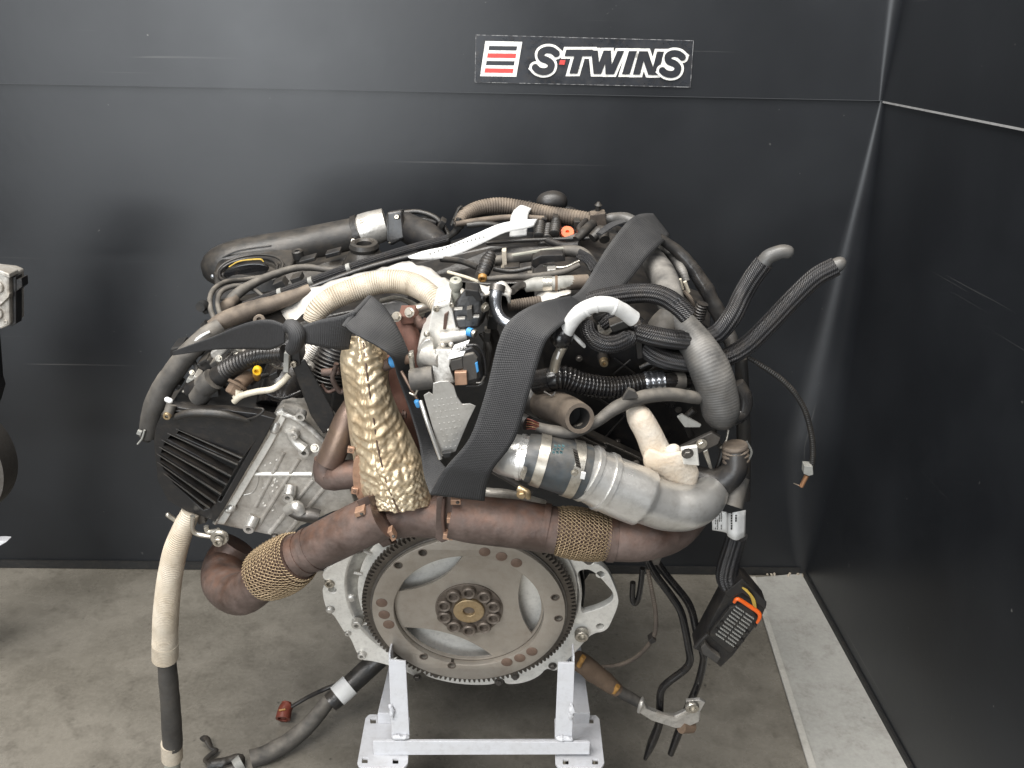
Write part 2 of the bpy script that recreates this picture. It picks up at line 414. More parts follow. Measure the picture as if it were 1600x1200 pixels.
M = dict(
 black=mat('black plastic', (.011, .011, .012), .36, dust=DUST, dust_amt=.16, bump=.25, bscale=260),
 blackdirty=mat('dusty black plastic', (.016, .0158, .0156), .44, dust=DUST, dust_amt=.24, bump=.3, bscale=180),
 rubber=mat('black rubber', (.013, .013, .014), .42, dust=DUST, dust_amt=.18, bump=.3, bscale=140),
 gloss=mat('glossy black hose', (.009, .009, .01), .2, dust=DUST, dust_amt=.1),
 deep=mat('oily dark casting', (.012, .012, .012), .6, bump=.6, bscale=60),
 greyrub=mat('dusty grey rubber', (.062, .058, .053), .65, c2=(.024, .023, .022), namt=.85, dust=(.27, .24, .2), dust_amt=.6, bump=.5, bscale=130),
 brownrub=mat('brown dusty loom', (.09, .07, .054), .75, c2=(.03, .025, .022), namt=.85, dust=(.3, .24, .18), dust_amt=.65, bump=.5, bscale=140),
 tape=mat('grey cloth tape', (.085, .083, .08), .5, c2=(.025, .025, .025), nscale=13, namt=.95, dust=(.33, .31, .28), dust_amt=.75, pattern='tape', bump=.12),
 tapeblk=mat('black cloth tape', (.016, .016, .017), .33, c2=(.045, .044, .042), bump=.8, bscale=70, dust=DUST, dust_amt=.25),
 braid=mat('black braided sleeve', (.021, .021, .023), .42, pattern='braid', bump=.7, dust=DUST, dust_amt=.08),
 strap=mat('black nylon webbing', (.033, .033, .035), .72, c2=(.02, .02, .021), nscale=9, namt=.8, pattern='weave', bump=.4, dust=(.13, .126, .12), dust_amt=.3, gcol=(.02, .02, .02)),
 rust=mat('rusted steel pipe', (.06, .041, .034), .58, .35, c2=(.15, .112, .098), nscale=24, namt=1, detail=10, dust=(.2, .09, .05), dust_amt=.5, bump=.7, bscale=120, rvar=.18),
 rustdark=mat('dark rusted clamp', (.085, .052, .043), .6, .4, c2=(.16, .1, .075), nscale=40, bump=.5),
 bronze=mat('heat tinted manifold tube', (.2, .14, .1), .42, .6, c2=(.13, .09, .08), nscale=14, namt=.9, bump=.25, bscale=150),
 copper=mat('copper gasket flange', (.46, .29, .2), .5, .5, c2=(.34, .19, .12), nscale=30),
 terra=mat('red brown turbine casting', (.17, .08, .058), .7, .1, c2=(.1, .05, .04), bump=.5, bscale=160),
 alu=mat('cast aluminium', (.66, .645, .61), .4, .65, c2=(.36, .34, .31), nscale=26, namt=.8, bump=.4, bscale=220, dust=(.4, .34, .26), dust_amt=.3),
 aludirty=mat('stained cast aluminium', (.62, .6, .56), .42, .5, c2=(.26, .23, .195), nscale=20, namt=.85, detail=9, bump=.55, bscale=170, dust=(.35, .3, .23), dust_amt=.35),
 alubright=mat('machined aluminium face', (.8, .785, .74), .42, .4, c2=(.64, .62, .575), nscale=30, namt=.7, bump=.15, grime=.3),
 alupipe=mat('spun aluminium pipe', (.66, .655, .635), .34, .75, c2=(.45, .44, .42), nscale=12, namt=.75, detail=8, bump=.2, bscale=260, dust=(.5, .47, .42), dust_amt=.4, grime=.45, gcol=(.22, .2, .17)),
 steel=mat('zinc plated steel', (.56, .535, .48), .33, .85, c2=(.34, .3, .24), nscale=40, namt=.8),
 darksteel=mat('dark steel', (.16, .15, .14), .45, .8, c2=(.09, .08, .07), nscale=60, bump=.3),
 chrome=mat('smooth steel tube', (.3, .31, .33), .24, .9, grime=.3),
 fly=mat('machined flywheel steel', (.37, .34, .3), .4, .5, c2=(.28, .245, .205), nscale=11, namt=.9, detail=9, bump=.2, bscale=300, rvar=.12, grime=.3, gcol=(.14, .1, .07)),
 gear=mat('ring gear steel', (.12, .105, .09), .45, .75, c2=(.05, .043, .038), nscale=60),
 spot=mat('brown weld spot', (.14, .09, .068), .6, .3, c2=(.24, .17, .125), nscale=70),
 hubd=mat('dark hub washer', (.13, .108, .09), .5, .5, c2=(.2, .165, .135), nscale=40),
 brass=mat('brass', (.45, .35, .22), .38, .8, c2=(.33, .22, .1), nscale=60),
 gold=mat('gold heat shield foil', (.74, .64, .47), .38, .6, c2=(.5, .37, .22), nscale=14, namt=.85, detail=8, bump=.3, bscale=300, rvar=.14, grime=.5, gcol=(.17, .1, .05)),
 wire=mat('knitted brass wire', (.38, .285, .175), .48, .45, c2=(.2, .14, .08), nscale=50),
 cream=mat('cream glass sleeve', (.54, .485, .4), .62, c2=(.44, .36, .26), nscale=14, namt=.85, pattern='wrap', bump=.3, gcol=(.2, .14, .08), grime=.4),
 creampl=mat('cream enamel pipe', (.55, .51, .42), .45, c2=(.42, .37, .28), gcol=(.2, .14, .08)),
 foil=mat('white insulation foil', (.72, .7, .66), .38, .25, c2=(.5, .46, .4), nscale=18, namt=.8, bump=.5, bscale=60, gcol=(.25, .2, .15)),
 whitewrap=mat('white crackled lagging', (.56, .53, .475), .75, c2=(.5, .4, .29), nscale=13, namt=.8, bump=1, bscale=190, gcol=(.3, .2, .12), grime=.5),
 white=mat('white plastic', (.72, .72, .71), .5, c2=(.62, .61, .58), grime=.2, gcol=(.3, .28, .25)),
 paint=mat('white painted steel', (.6, .61, .64), .4, c2=(.55, .55, .56), nscale=22, namt=.7, bump=.25, bscale=120, grime=.28, gcol=(.22, .2, .18)),
 paper=mat('white paper label', (.74, .74, .73), .6, c2=(.66, .66, .64), grime=.15),
 ink=mat('black print', (.03, .03, .03), .6),
 orange=mat('orange plastic', (.8, .11, .012), .45, grime=.2),
 orange2=mat('orange silicone seal', (.75, .12, .015), .4, grime=.2),
 yellow=mat('yellow plastic', (.72, .43, .015), .45, grime=.3),
 ochre=mat('amber connector', (.36, .19, .05), .5),
 blue=mat('blue paint mark', (.03, .22, .5), .4, c2=(.1, .32, .6), nscale=90, grime=.3),
 redbrown=mat('red brown connector', (.17, .04, .025), .45, bump=.2),
darkpl=mat('dark grey nylon', (.085, .085, .083), .4, c2=(.05, .05, .05), dust=DUST, dust_amt=.3),
 whitefoam=mat('white foam sleeve', (.56, .56, .55), .6, c2=(.46, .455, .44), nscale=20, grime=.3, gcol=(.25, .24, .22)),
 greypl=mat('grey plastic', (.3, .3, .28), .55, dust=DUST, dust_amt=.3),
 silverpl=mat('olive grey plug', (.34, .34, .29), .55, dust=DUST, dust_amt=.3),
 navy=mat('dark blue rubber sleeve', (.024, .029, .033), .42, c2=(.05, .06, .065), nscale=30, namt=.8, dust=DUST, dust_amt=.35, bump=.3),
 print=mat('faded teal print', (.07, .15, .165), .6),
 cone=mat('brown heat wrap', (.15, .1, .065), .8, c2=(.08, .058, .042), bump=.7),
 wirey=mat('yellow wire', (.5, .34, .06), .5), wirer=mat('copper wire', (.5, .27, .15), .4, .7),
)
# ------------------------------------------------------------------ setting materials
def wall_mat(name, base, streak_rot, blot=.5):
    m = bpy.data.materials.new(name); m.use_nodes = True; nt = m.node_tree; N = nt.nodes; L = nt.links; b = N['Principled BSDF']
    tc = N.new('ShaderNodeTexCoord')
    n1 = N.new('ShaderNodeTexNoise'); n1.inputs['Scale'].default_value = 3.2; n1.inputs['Detail'].default_value = 7; L.new(tc.outputs['Object'], n1.inputs['Vector'])
    n1b = N.new('ShaderNodeTexNoise'); n1b.inputs['Scale'].default_value = 55; n1b.inputs['Detail'].default_value = 4; L.new(tc.outputs['Object'], n1b.inputs['Vector'])
    mx = N.new('ShaderNodeMix'); mx.data_type = 'RGBA'; mx.inputs[6].default_value = (*base, 1); mx.inputs[7].default_value = (base[0]*1.9, base[1]*1.9, base[2]*1.85, 1)
    mr = N.new('ShaderNodeMapRange'); mr.inputs[1].default_value = .35; mr.inputs[2].default_value = .75; L.new(n1.outputs[0], mr.inputs[0]); L.new(mr.outputs[0], mx.inputs[0])
    col = mx.outputs[2]
    # scratches: very stretched noise, thresholded, in two directions, broken up by the blotches
    for k, (rot, sc, th, amp) in enumerate((((0, .15, 0), (1.2, 1.2, 160), .735, .16), ((0, 1.35, 0), (1.5, 1.5, 130), .75, .14), ((.0, .75, 0), (70, 70, 70), .765, .4), ((.25, 0, 0), (1.3, 120, 1.3), .765, .13))):
        mp = N.new('ShaderNodeMapping'); mp.inputs['Rotation'].default_value = (rot[0]+streak_rot[0], rot[1], rot[2]+streak_rot[2]); mp.inputs['Scale'].default_value = sc
        L.new(tc.outputs['Object'], mp.inputs[0])
        ns = N.new('ShaderNodeTexNoise'); ns.inputs['Scale'].default_value = 1.0; ns.inputs['Detail'].default_value = 2; L.new(mp.outputs[0], ns.inputs['Vector'])
        t = N.new('ShaderNodeMapRange'); t.inputs[1].default_value = th; t.inputs[2].default_value = th+.03; t.inputs[4].default_value = amp; L.new(ns.outputs[0], t.inputs[0])
        mm = N.new('ShaderNodeMath'); mm.operation = 'MULTIPLY'; L.new(t.outputs[0], mm.inputs[0]); L.new(mr.outputs[0], mm.inputs[1])
        m2 = N.new('ShaderNodeMix'); m2.data_type = 'RGBA'; L.new(mm.outputs[0], m2.inputs[0]); L.new(col, m2.inputs[6]); m2.inputs[7].default_value = (.4, .39, .37, 1); col = m2.outputs[2]
    L.new(col, b.inputs['Base Color'])
    rr = N.new('ShaderNodeMapRange'); rr.inputs[1].default_value = .3; rr.inputs[2].default_value = .7; rr.inputs[3].default_value = .3; rr.inputs[4].default_value = .42
    L.new(n1.outputs[0], rr.inputs[0]); L.new(rr.outputs[0], b.inputs['Roughness'])
    bp = N.new('ShaderNodeBump'); bp.inputs['Strength'].default_value = .05; bp.inputs['Distance'].default_value = .002; L.new(n1b.outputs[0], bp.inputs['Height']); L.new(bp.outputs[0], b.inputs['Normal'])
    return m
def floor_mat(name, c1, c2, c3, spots=.55, rough=.55):
    m = bpy.data.materials.new(name); m.use_nodes = True; nt = m.node_tree; N = nt.nodes; L = nt.links; b = N['Principled BSDF']
    tc = N.new('ShaderNodeTexCoord')
    def nz(s, d, r=.6):
        n = N.new('ShaderNodeTexNoise'); n.inputs['Scale'].default_value = s; n.inputs['Detail'].default_value = d; n.inputs['Roughness'].default_value = r; L.new(tc.outputs['Object'], n.inputs['Vector']); return n.outputs[0]
    def rng(x, a, bb, lo=0, hi=1):
        r = N.new('ShaderNodeMapRange'); r.inputs[1].default_value = a; r.inputs[2].default_value = bb; r.inputs[3].default_value = lo; r.inputs[4].default_value = hi; L.new(x, r.inputs[0]); return r.outputs[0]
    def mix(f, a, c):
        x = N.new('ShaderNodeMix'); x.data_type = 'RGBA'; L.new(f, x.inputs[0])
        if isinstance(a, tuple): x.inputs[6].default_value = (*a, 1)
        else: L.new(a, x.inputs[6])
        x.inputs[7].default_value = (*c, 1); return x.outputs[2]
    big, mid, fine = nz(4.5, 6), nz(19, 8, .7), nz(140, 5)
    col = mix(rng(big, .42, .6), c1, c2)
    col = mix(rng(mid, .5, .68, 0, .75), col, c3)
    col = mix(rng(fine, .35, .75, 0, .32), col, tuple(min(1, c*1.5) for c in c1))
    vo = N.new('ShaderNodeTexVoronoi'); vo.inputs['Scale'].default_value = 34; vo.inputs['Randomness'].default_value = 1; L.new(tc.outputs['Object'], vo.inputs['Vector'])
    sp = rng(vo.outputs['Distance'], .06, .12, 1, 0)
    ml = N.new('ShaderNodeMath'); ml.operation = 'MULTIPLY'; L.new(sp, ml.inputs[0]); L.new(rng(nz(9, 3), .52, .6, 0, spots), ml.inputs[1])
    col = mix(ml.outputs[0], col, tuple(c*.25 for c in c1))
    L.new(col, b.inputs['Base Color'])
    L.new(rng(mid, .3, .7, rough-.13, rough+.12), b.inputs['Roughness'])
    bp = N.new('ShaderNodeBump'); bp.inputs['Strength'].default_value = .25; bp.inputs['Distance'].default_value = .002; L.new(mid, bp.inputs['Height']); L.new(bp.outputs[0], b.inputs['Normal'])
    return m
M_wall = wall_mat('black wall sheet', (.0078, .0087, .0105), (0, 0, 0))
M_floor = floor_mat('grey green workshop concrete', (.185, .17, .144), (.128, .117, .097), (.078, .07, .056), .8, .3)
M_board = floor_mat('pale painted floor', (.34, .335, .312), (.3, .295, .275), (.22, .21, .19), .35, .5)
M_board2 = floor_mat('pale stripe', (.42, .405, .37), (.37, .36, .33), (.26, .25, .22), .3)

# ------------------------------------------------------------------ walls (bent sheets) and floor
CORNER = ZP(1255, 898, 0); WL = ZP(0, 886, 0); WR = ZP(1420, 1200, 0)
wd = (CORNER-WL).normalized(); rd = (WR-CORNER).normalized()
wn = Vector((wd.y, -wd.x, 0)).normalized()                # back wall, facing the viewer
rn = Vector((rd.y, -rd.x, 0)).normalized()
if rn.x > 0: rn = -rn
def WALL(x, y, off=0):
    d = ray(x, y); o = CORNER+wn*off; return CAM+d*((o-CAM).dot(wn)/d.dot(wn))
ZS = .5*(WALL(0, 128).z+WALL(1375, 160).z)
def sheet(name, z0, z1, rad, off, lip=0, nz=44):
    vs, fs = [], []; prof_n = None; rows = [(z0+(z1-z0)*i/nz, off) for i in range(nz+1)]
    if lip: rows = [(z0, off-lip)]+rows
    for z, of in rows:
        r = rad(z); base = CORNER+wn*of+rn*of
        pts = [base-wd*3.2, base-wd*1.5, base-wd*.6, base-wd*(r+.12), base-wd*(r+.03)]
        for k in range(17):
            t = k/16*math.pi/2; cc = base-wd*r+rd*r
            pts.append(cc+wd*(math.sin(t)*r)-rd*(math.cos(t)*r))
        pts += [base+rd*(r+.03), base+rd*(r+.12), base+rd*.6, base+rd*1.5, base+rd*2.6]
        prof_n = len(pts)
        for p in pts:
            q = Vector((p.x, p.y, z))
            w_ = .0025*noise.noise(q*1.7+Vector((3, 1, 0)))*min(1, abs(z-ZS)/.15)      # sheets are never quite flat
            vs.append(q+wn*w_)
    for i in range(len(rows)-1):
        for j in range(prof_n-1): fs.append((i*prof_n+j, i*prof_n+j+1, (i+1)*prof_n+j+1, (i+1)*prof_n+j))
    return tagit(put(name, mesh(name, vs, fs, True, None, 30), M_wall), kind='structure')
def low_r(z):
    t = max(0, (ZS-z)/ZS); return .008+.12*(t/.68 if t < .68 else max(0, (1-t)/.32)**.7)*.8
low = sheet('back_wall', .0, ZS, low_r, 0)
upp = sheet('upper_wall', ZS+.001, 3.4, lambda z: .006+.03*min(1, max(0, (z-ZS)/.35))**.8, .007, .006)
# dark foot strip along the wall
def strip(name, m, a, b, n, h, t):
    vs = [a, b, b+n*t, a+n*t]; vs = [Vector((p.x, p.y, 0.002)) for p in vs]+[Vector((p.x, p.y, h)) for p in vs]
    me = mesh(name, vs, [(0, 1, 2, 3), (4, 5, 6, 7), (0, 1, 5, 4), (1, 2, 6, 5), (2, 3, 7, 6), (3, 0, 4, 7)], False); orient(me)
    return put(name, me, m)
tagit(strip('wall_skirting', M['deep'], WL-wd*2, CORNER-wd*.012, wn, .022, .005), kind='structure')
tagit(strip('wall_skirting', M['deep'], CORNER+rd*.012, CORNER+rd*2.4, rn, .016, .005), kind='structure')
# thin pale joint line on the right wall above the seam
p0 = CORNER+rd*.02+rn*.0085; p1 = CORNER+rd*2.4+rn*.0085
vs = [Vector((p.x, p.y, ZS+dz)) for p in (p0, p1) for dz in (-.0025, .0008)]
me = mesh('wall_joint', vs, [(0, 1, 3, 2)], False)
o = put('wall_joint', me, mat('worn sheet edge', (.3, .3, .3), .5)); solid(o, .0015); tagit(o, kind='structure')

def ground(name, m, poly, z, th=0):
    vs = [Vector((p.x, p.y, z)) for p in poly]; o = put(name, mesh(name, vs, [tuple(range(len(vs)))], False), m)
    if th: solid(o, th, -1)
    return tagit(o, kind='structure')
ground('floor', M_floor, [Vector((-6, -4, 0)), Vector((6, -4, 0)), Vector((6, 3.4, 0)), Vector((-6, 3.4, 0))], 0)
fl = lambda x, y: ZP(x, y, 0)
e1 = fl(1172, 905); e2 = fl(1262, 1200); d12 = (e2-e1)
ground('floor_panel', M_board, [e1, CORNER-wd*.004, CORNER+rd*2.2, e1+d12*3.2], .004)
f1 = fl(1168, 905); f2 = fl(1276, 1200)
ground('floor_panel_border', M_board2, [e1+Vector((.0, 0, 0)), e1+Vector((.012, 0, 0)), e2+Vector((.017, 0, 0))+d12*2.2*1, e1+d12*3.2], .008)

# crumbs and fluff swept into the corner
cm = empty('floor_debris', fl(1225, 900), 'small heap of dusty crumbs in the corner where the walls meet', 'debris')
dm = mat('dry crumbs', (.4, .35, .28), .9)
for k in range(26):
    x, y = random.uniform(1195, 1262), random.uniform(892, 900)
    p = ZP(x, y, .006); s = random.uniform(.0015, .005)
    bm = bmesh.new(); bmesh.ops.create_icosphere(bm, subdivisions=1, radius=s)
    for v in bm.verts: v.co *= random.uniform(.6, 1.3)
    me = bpy.data.meshes.new('crumb'); bm.to_mesh(me); bm.free()
    put('crumb', me, dm, cm, Matrix.Translation(p))

# ------------------------------------------------------------------ sticker on the upper wall
S0 = lambda x, y: (700+x/3.636, 20+y/3.636)
def wpoly(name, m, polys, off, parent, th=.0006):
    vs, fs = [], []
    for i, P in enumerate(polys):
        b0 = len(vs); pp = [WALL(*S0(x, y), off+.00004*i) for x, y in P]; n = len(pp)
        vs += pp; fs.append(tuple(range(b0, b0+n)))
    me = mesh(name, vs, fs, False)
    for f in me.polygons:
        pass
    o = put(name, me, m, parent); return o
def stroke(P, w, ext):
    out = []
    for i in range(len(P)-1):
        (x0, y0), (x1, y1) = P[i], P[i+1]; l = math.hypot(x1-x0, y1-y0); dx, dy = (x1-x0)/l, (y1-y0)/l
        a = ext if i == 0 else 0; b = ext if i == len(P)-2 else 0
        x0 -= dx*a; y0 -= dy*a; x1 += dx*b; y1 += dy*b
        nx, ny = -dy*w/2, dx*w/2
        out.append([(x0+nx, y0+ny), (x1+nx, y1+ny), (x1-nx, y1-ny), (x0-nx, y0-ny)])
        if i: out.append([(P[i][0]+w/2*math.cos(t*math.pi/8), P[i][1]+w/2*math.sin(t*math.pi/8)) for t in range(16)])
    return out
def smooth2(P, n=5): return [tuple(q) for q in crom([list(p) for p in P], n)]
UPF = .007+.003
stk = empty('wall_sticker', WALL(913, 95, UPF), 'black S-TWINS sticker with striped emblem on the upper wall sheet', 'sticker')
M_stk = mat('black vinyl', (.016, .018, .022), .3, c2=(.03, .032, .038), nscale=30)
M_wht = mat('white vinyl', (.78, .77, .73), .45, c2=(.68, .66, .62)); M_red = mat('red vinyl', (.62, .06, .05), .4); M_blk = mat('black vinyl letter', (.018, .02, .026), .35)
bo = [(160, 127), (1393, 160), (1375, 420), (155, 392)]
M_edge = mat('worn sticker edge', (.3, .3, .3), .5, c2=(.06, .06, .065), nscale=90, namt=1, thresh=(.42, .55))
wpoly('sticker_edge', M_edge, [[(157, 124), (1396, 157), (1378, 424), (152, 395)]], UPF+.0004, stk)
wpoly('sticker_ground', M_stk, [bo], UPF+.0007, stk)
wpoly('emblem', M_wht, [[(212, 160), (422, 165), (388, 363), (182, 360)]], UPF+.001, stk)
for c, P in ((M_blk, [(234, 188), (393, 190), (389, 214), (230, 212)]), (M_red, [(226, 230), (388, 232), (384, 258), (222, 255)]),
             (M_blk, [(219, 273), (379, 275), (375, 299), (215, 297)]), (M_red, [(211, 315), (372, 318), (368, 342), (207, 340)])):
    wpoly('emblem_bar', c, [P], UPF+.0013, stk)
letters = [
 ('S', [smooth2([(620, 236), (592, 214), (556, 212), (530, 228), (532, 256), (566, 272), (586, 292), (578, 322), (546, 334), (512, 326), (492, 306)])]),
 ('T', [[(668, 226), (822, 229)], [(742, 226), (706, 332)]]),
 ('W', [[(812, 222), (830, 336)], [(830, 336), (898, 224)], [(894, 224), (896, 340)], [(896, 340), (974, 226)]]),
 ('I', [[(1046, 222), (1010, 344)]]),
 ('N', [[(1104, 224), (1074, 346)], [(1104, 226), (1164, 350)], [(1164, 350), (1196, 228)]]),
 ('S', [smooth2([(1336, 256), (1312, 236), (1278, 232), (1252, 246), (1254, 274), (1288, 290), (1306, 312), (1296, 340), (1266, 350), (1234, 342), (1214, 324)])])]
def hstroke(x0, y0, x1, y1, w, g=0):
    k = (x1-x0)/(y1-y0); y0 -= g; y1 += g; x0 -= k*g; x1 += k*g; w = w/2+g*1.12
    return [(x0-w, y0), (x0+w, y0), (x1+w, y1), (x1-w, y1)]
solid_l = {'T': [(750, 212, 712, 345, 46)], 'W': [(832, 214, 846, 347, 38), (902, 214, 852, 347, 36), (906, 214, 914, 349, 38), (982, 216, 924, 349, 38)],
           'I': [(1050, 217, 1010, 349, 44)], 'N': [(1106, 218, 1070, 351, 40), (1114, 218, 1158, 352, 42), (1208, 220, 1172, 353, 40)]}
for layer, (nm_, mt, g, of) in enumerate((('letter_outline', M_wht, 15, .0013), ('letter', M_blk, 0, .0028))):
    for nm, st in letters:
        if nm == 'S': pl = [q for s in st for q in stroke(s, 40+g*1.9, 2+g)]
        else:
            pl = [hstroke(*q, g) for q in solid_l[nm]]
            if nm == 'T': pl.append(hstroke(748, 209, 738, 246, 152, g))
        wpoly(nm_, mt, pl, UPF+of, stk)
wpoly('letter_dot', M_red, [[(637, 268), (668, 269), (661, 296), (630, 294)]], UPF+.0046, stk)

# ------------------------------------------------------------------ stand (cradle) of white painted steel
PL = M['paint']; ZB = .186
st = empty('engine_stand', ZP(740, 1190, 0), 'white painted steel engine cradle under the flywheel', 'engine stand')
def wbox(name, m, px, Y, dY, parent, bev=.8):
    f = [WY(x, y, Y) for x, y in px]; b = [p+Vector((0, dY, 0)) for p in f]; n = len(f)
    me = mesh(name, f+b, [tuple(range(n)), tuple(range(2*n-1, n-1, -1))]+[(i, n+i, n+(i+1) % n, (i+1) % n) for i in range(n)], False); orient(me)
    o = put(name, me, m, parent); bevel(o, px2m(bev, f[0])); return o
YP = 1.072
for side, (t, b, sd) in enumerate((([(607, 1031), (634, 1034)], [(640, 1152), (612, 1152)], 0), ([(872, 1036), (898, 1036)], [(894, 1152), (867, 1152)], 1))):
    post = wbox('upright', PL, t+b, YP, .004, st)
    # inner flange of the angle iron, running back from the outer edge
    x0, x1 = (t[0], b[1]) if sd == 0 else (t[1], b[0])
    o_ = 3 if sd == 0 else -3
    wbox('upright_flange', PL, [(x0[0], x0[1]-10), (x0[0]+o_, x0[1]-10), (x1[0]+o_, x1[1]-1), (x1[0], x1[1]-1)], YP+.0042, .03, post)
    # weld beads
    wp = [((608, 1100), (612, 1122)), ((893, 1098), (890, 1124))][side]
    tube('weld', PL, [(wp[0][0], wp[0][1], YP-.001, 3), ((wp[0][0]+wp[1][0])/2+2, (wp[0][1]+wp[1][1])/2, YP-.003, 4.5), (wp[1][0], wp[1][1], YP-.001, 3)], post, conv=lambda q: WY(*q[:3]), lump=.6, rnd=2)
    bw = [((612, 1151), (640, 1153)), ((868, 1153), (896, 1154))][side]
    tube('weld', PL, [(bw[0][0], bw[0][1], YP-.003, 3), ((bw[0][0]+bw[1][0])/2, bw[0][1]+1, YP-.004, 4), (bw[1][0], bw[1][1], YP-.003, 3)], post, conv=lambda q: WY(*q[:3]), lump=.7, rnd=2)
bar = wbox('cross_bar', PL, [(582, 1158), (922, 1160), (921, 1179), (584, 1180)], YP-.006, .005, st)
wbox('cross_bar_flange', PL, [(584, 1177), (921, 1176), (921, 1179), (584, 1180)], YP-.0005, .03, bar)
def zplate(name, m, px, z, th, parent, holes=(), rnd=1):
    o = ZP(px[0][0], px[0][1], z)
    loops = []
    for lp in [px]+list(holes):
        q = [(ZP(x, y, z)-o) for x, y in lp]; loops.append([(p.x, p.y) for p in q])
    # round the corners a little
    def rc(P, f=.08):
        Q = []
        for i in range(len(P)):
            a, b, c = P[i-1], P[i], P[(i+1) % len(P)]
            Q += [(b[0]+(a[0]-b[0])*f, b[1]+(a[1]-b[1])*f), (b[0]*.86+a[0]*.07*.5+c[0]*.07*.5+b[0]*.07, b[1]*.86+a[1]*.07*.5+c[1]*.07*.5+b[1]*.07), (b[0]+(c[0]-b[0])*f, b[1]+(c[1]-b[1])*f)]
        return Q
    loops = [rc(l) for l in loops]
    return put(name, flat_mesh(name, loops, th, .0006), m, parent, Matrix.Translation(o))
hl = lambda x, y: rect(x, y, 9, 8)
pl1 = zplate('base_plate', PL, [(572, 1116), (641, 1116), (637, 1199), (557, 1199)], ZB, .005, st, [hl(583, 1126), hl(570, 1188), hl(618, 1189)])
pl2 = zplate('base_plate', PL, [(866, 1118), (936, 1117), (945, 1199), (868, 1199)], ZB, .005, st, [hl(923, 1126), hl(884, 1190), hl(930, 1190)])
for s, px in ((0, [(590, 1114), (612, 1114), (622, 1030), (600, 1030)]), (1, [(897, 1114), (922, 1114), (908, 1030), (886, 1030)])):
    a = [ZP(x, y, ZB+.022) for x, y in px[:2]]; far = [Vector((p.x+(.012 if s == 0 else -.012), 1.62, p.z)) for p in a]
    vs = [a[0], a[1], far[1], far[0]]; vs += [v-Vector((0, 0, .022)) for v in vs]
    me = mesh('rail', vs, [(0, 1, 2, 3), (7, 6, 5, 4), (0, 4, 5, 1), (1, 5, 6, 2), (2, 6, 7, 3), (3, 7, 4, 0)], False); orient(me)
    bevel(put('rail', me, PL, st), .001)
rub = M['rubber']
for cx, Y in ((600, 1.11), (906, 1.11), (600, 1.56), (906, 1.56)):
    c = ZP(cx, 1160, ZB); c = Vector((c.x, Y, ZB-.006))
    wh = put('caster_wheel', tube_mesh('caster_wheel', [[c.x-.016, Y+.02, .055, .054], [c.x+.016, Y+.02, .055, .054]], seg=28, step=.01), rub, st)
    put('caster_hub', tube_mesh('caster_hub', [[c.x-.018, Y+.02, .055, .02], [c.x+.018, Y+.02, .055, .02]], seg=16, step=.01), M['steel'], wh)
    vs = []
    fk = []
    for sx in (-1, 1):
        x = c.x+sx*.024
        q = [(x, Y-.025, c.z), (x, Y+.03, c.z), (x, Y+.035, .05), (x, Y+.005, .05)]
        o = put('caster_fork', mesh('caster_fork', [Vector(p) for p in q], [(0, 1, 2, 3)], False), M['steel'], wh); solid(o, .003)
    put('caster_swivel', tube_mesh('caster_swivel', [[c.x, Y+.002, c.z-.016, .03], [c.x, Y+.002, c.z+.001, .028]], seg=20, step=.01), M['steel'], wh)
# the cradle's rear uprights carry the nose of the engine
for sx in (-1, 1):
    x = ORG.x+sx*.13
    f = [Vector((x-.017, 1.5, ZB)), Vector((x+.017, 1.5, ZB)), Vector((x+.017, 1.5, .52)), Vector((x-.017, 1.5, .52))]; b = [p+Vector((0, .03, 0)) for p in f]
    me = mesh('upright', f+b, [(0, 1, 2, 3), (7, 6, 5, 4)]+[(i, 4+i, 4+(i+1) % 4, (i+1) % 4) for i in range(4)], False); orient(me); put('upright', me, PL, st)

# ------------------------------------------------------------------ neighbour engine at the left edge of the photograph
nb = empty('neighbour_engine', Vector((WY(-40, 700, 1.45).x, 1.45, 0)), 'silver cast engine part with dark disc, cut off by the left edge', 'engine')
cst = wbox('casting', M['aludirty'], [(-130, 412), (2, 426), (14, 431), (15, 508), (2, 514), (-130, 520)], 1.42, .05, nb, 3)
for x, y, r in ((-4, 448, 10), (-5, 489, 10), (9, 503, 3.5)):
    bolt('boss', M['aludirty'], 0, 0, 0, r, cst, 'boss', axis=Vector((0, -1, 0)), p=WY(x, y, 1.42))
wbox('casting_rim', M['aludirty'], [(-130, 408), (2, 423), (14, 428), (15, 435), (2, 430), (-130, 418)], 1.414, .03, cst, 1.5)
wbox('rib', M['aludirty'], [(-4, 474), (14, 459), (14, 464), (-4, 481)], 1.412, .012, cst, 1)
wbox('gasket', M['black'], [(16, 434), (25, 432), (25, 506), (16, 511)], 1.43, .02, nb, 1)
wbox('clip', M['black'], [(25, 437), (34, 434), (35, 448), (30, 452), (25, 456)], 1.43, .02, nb, 1)
c = WY(-95, 720, 1.44)
put('disc', tube_mesh('disc', [[c.x, 1.42, c.z, px2m(108, c)], [c.x, 1.47, c.z, px2m(108, c)]], seg=64, step=.02), M['darksteel'], nb)
put('disc_hub', tube_mesh('disc_hub', [[c.x, 1.40, c.z, px2m(60, c)], [c.x, 1.43, c.z, px2m(60, c)]], seg=40, step=.02), M['alu'], nb)
wbox('cover', M['black'], [(-130, 520), (-18, 524), (-12, 600), (-8, 612), (-16, 640), (-130, 660)], 1.45, .04, nb, 4)
wbox('stand_foot', M['paint'], [(-110, 852), (0, 846), (10, 847), (0, 853), (-110, 866)], 1.44, .02, nb, 1)
wbox('stand_leg', M['paint'], [(-100, 852), (-60, 852), (-66, 1052), (-104, 1052)], 1.45, .03, nb, 1)
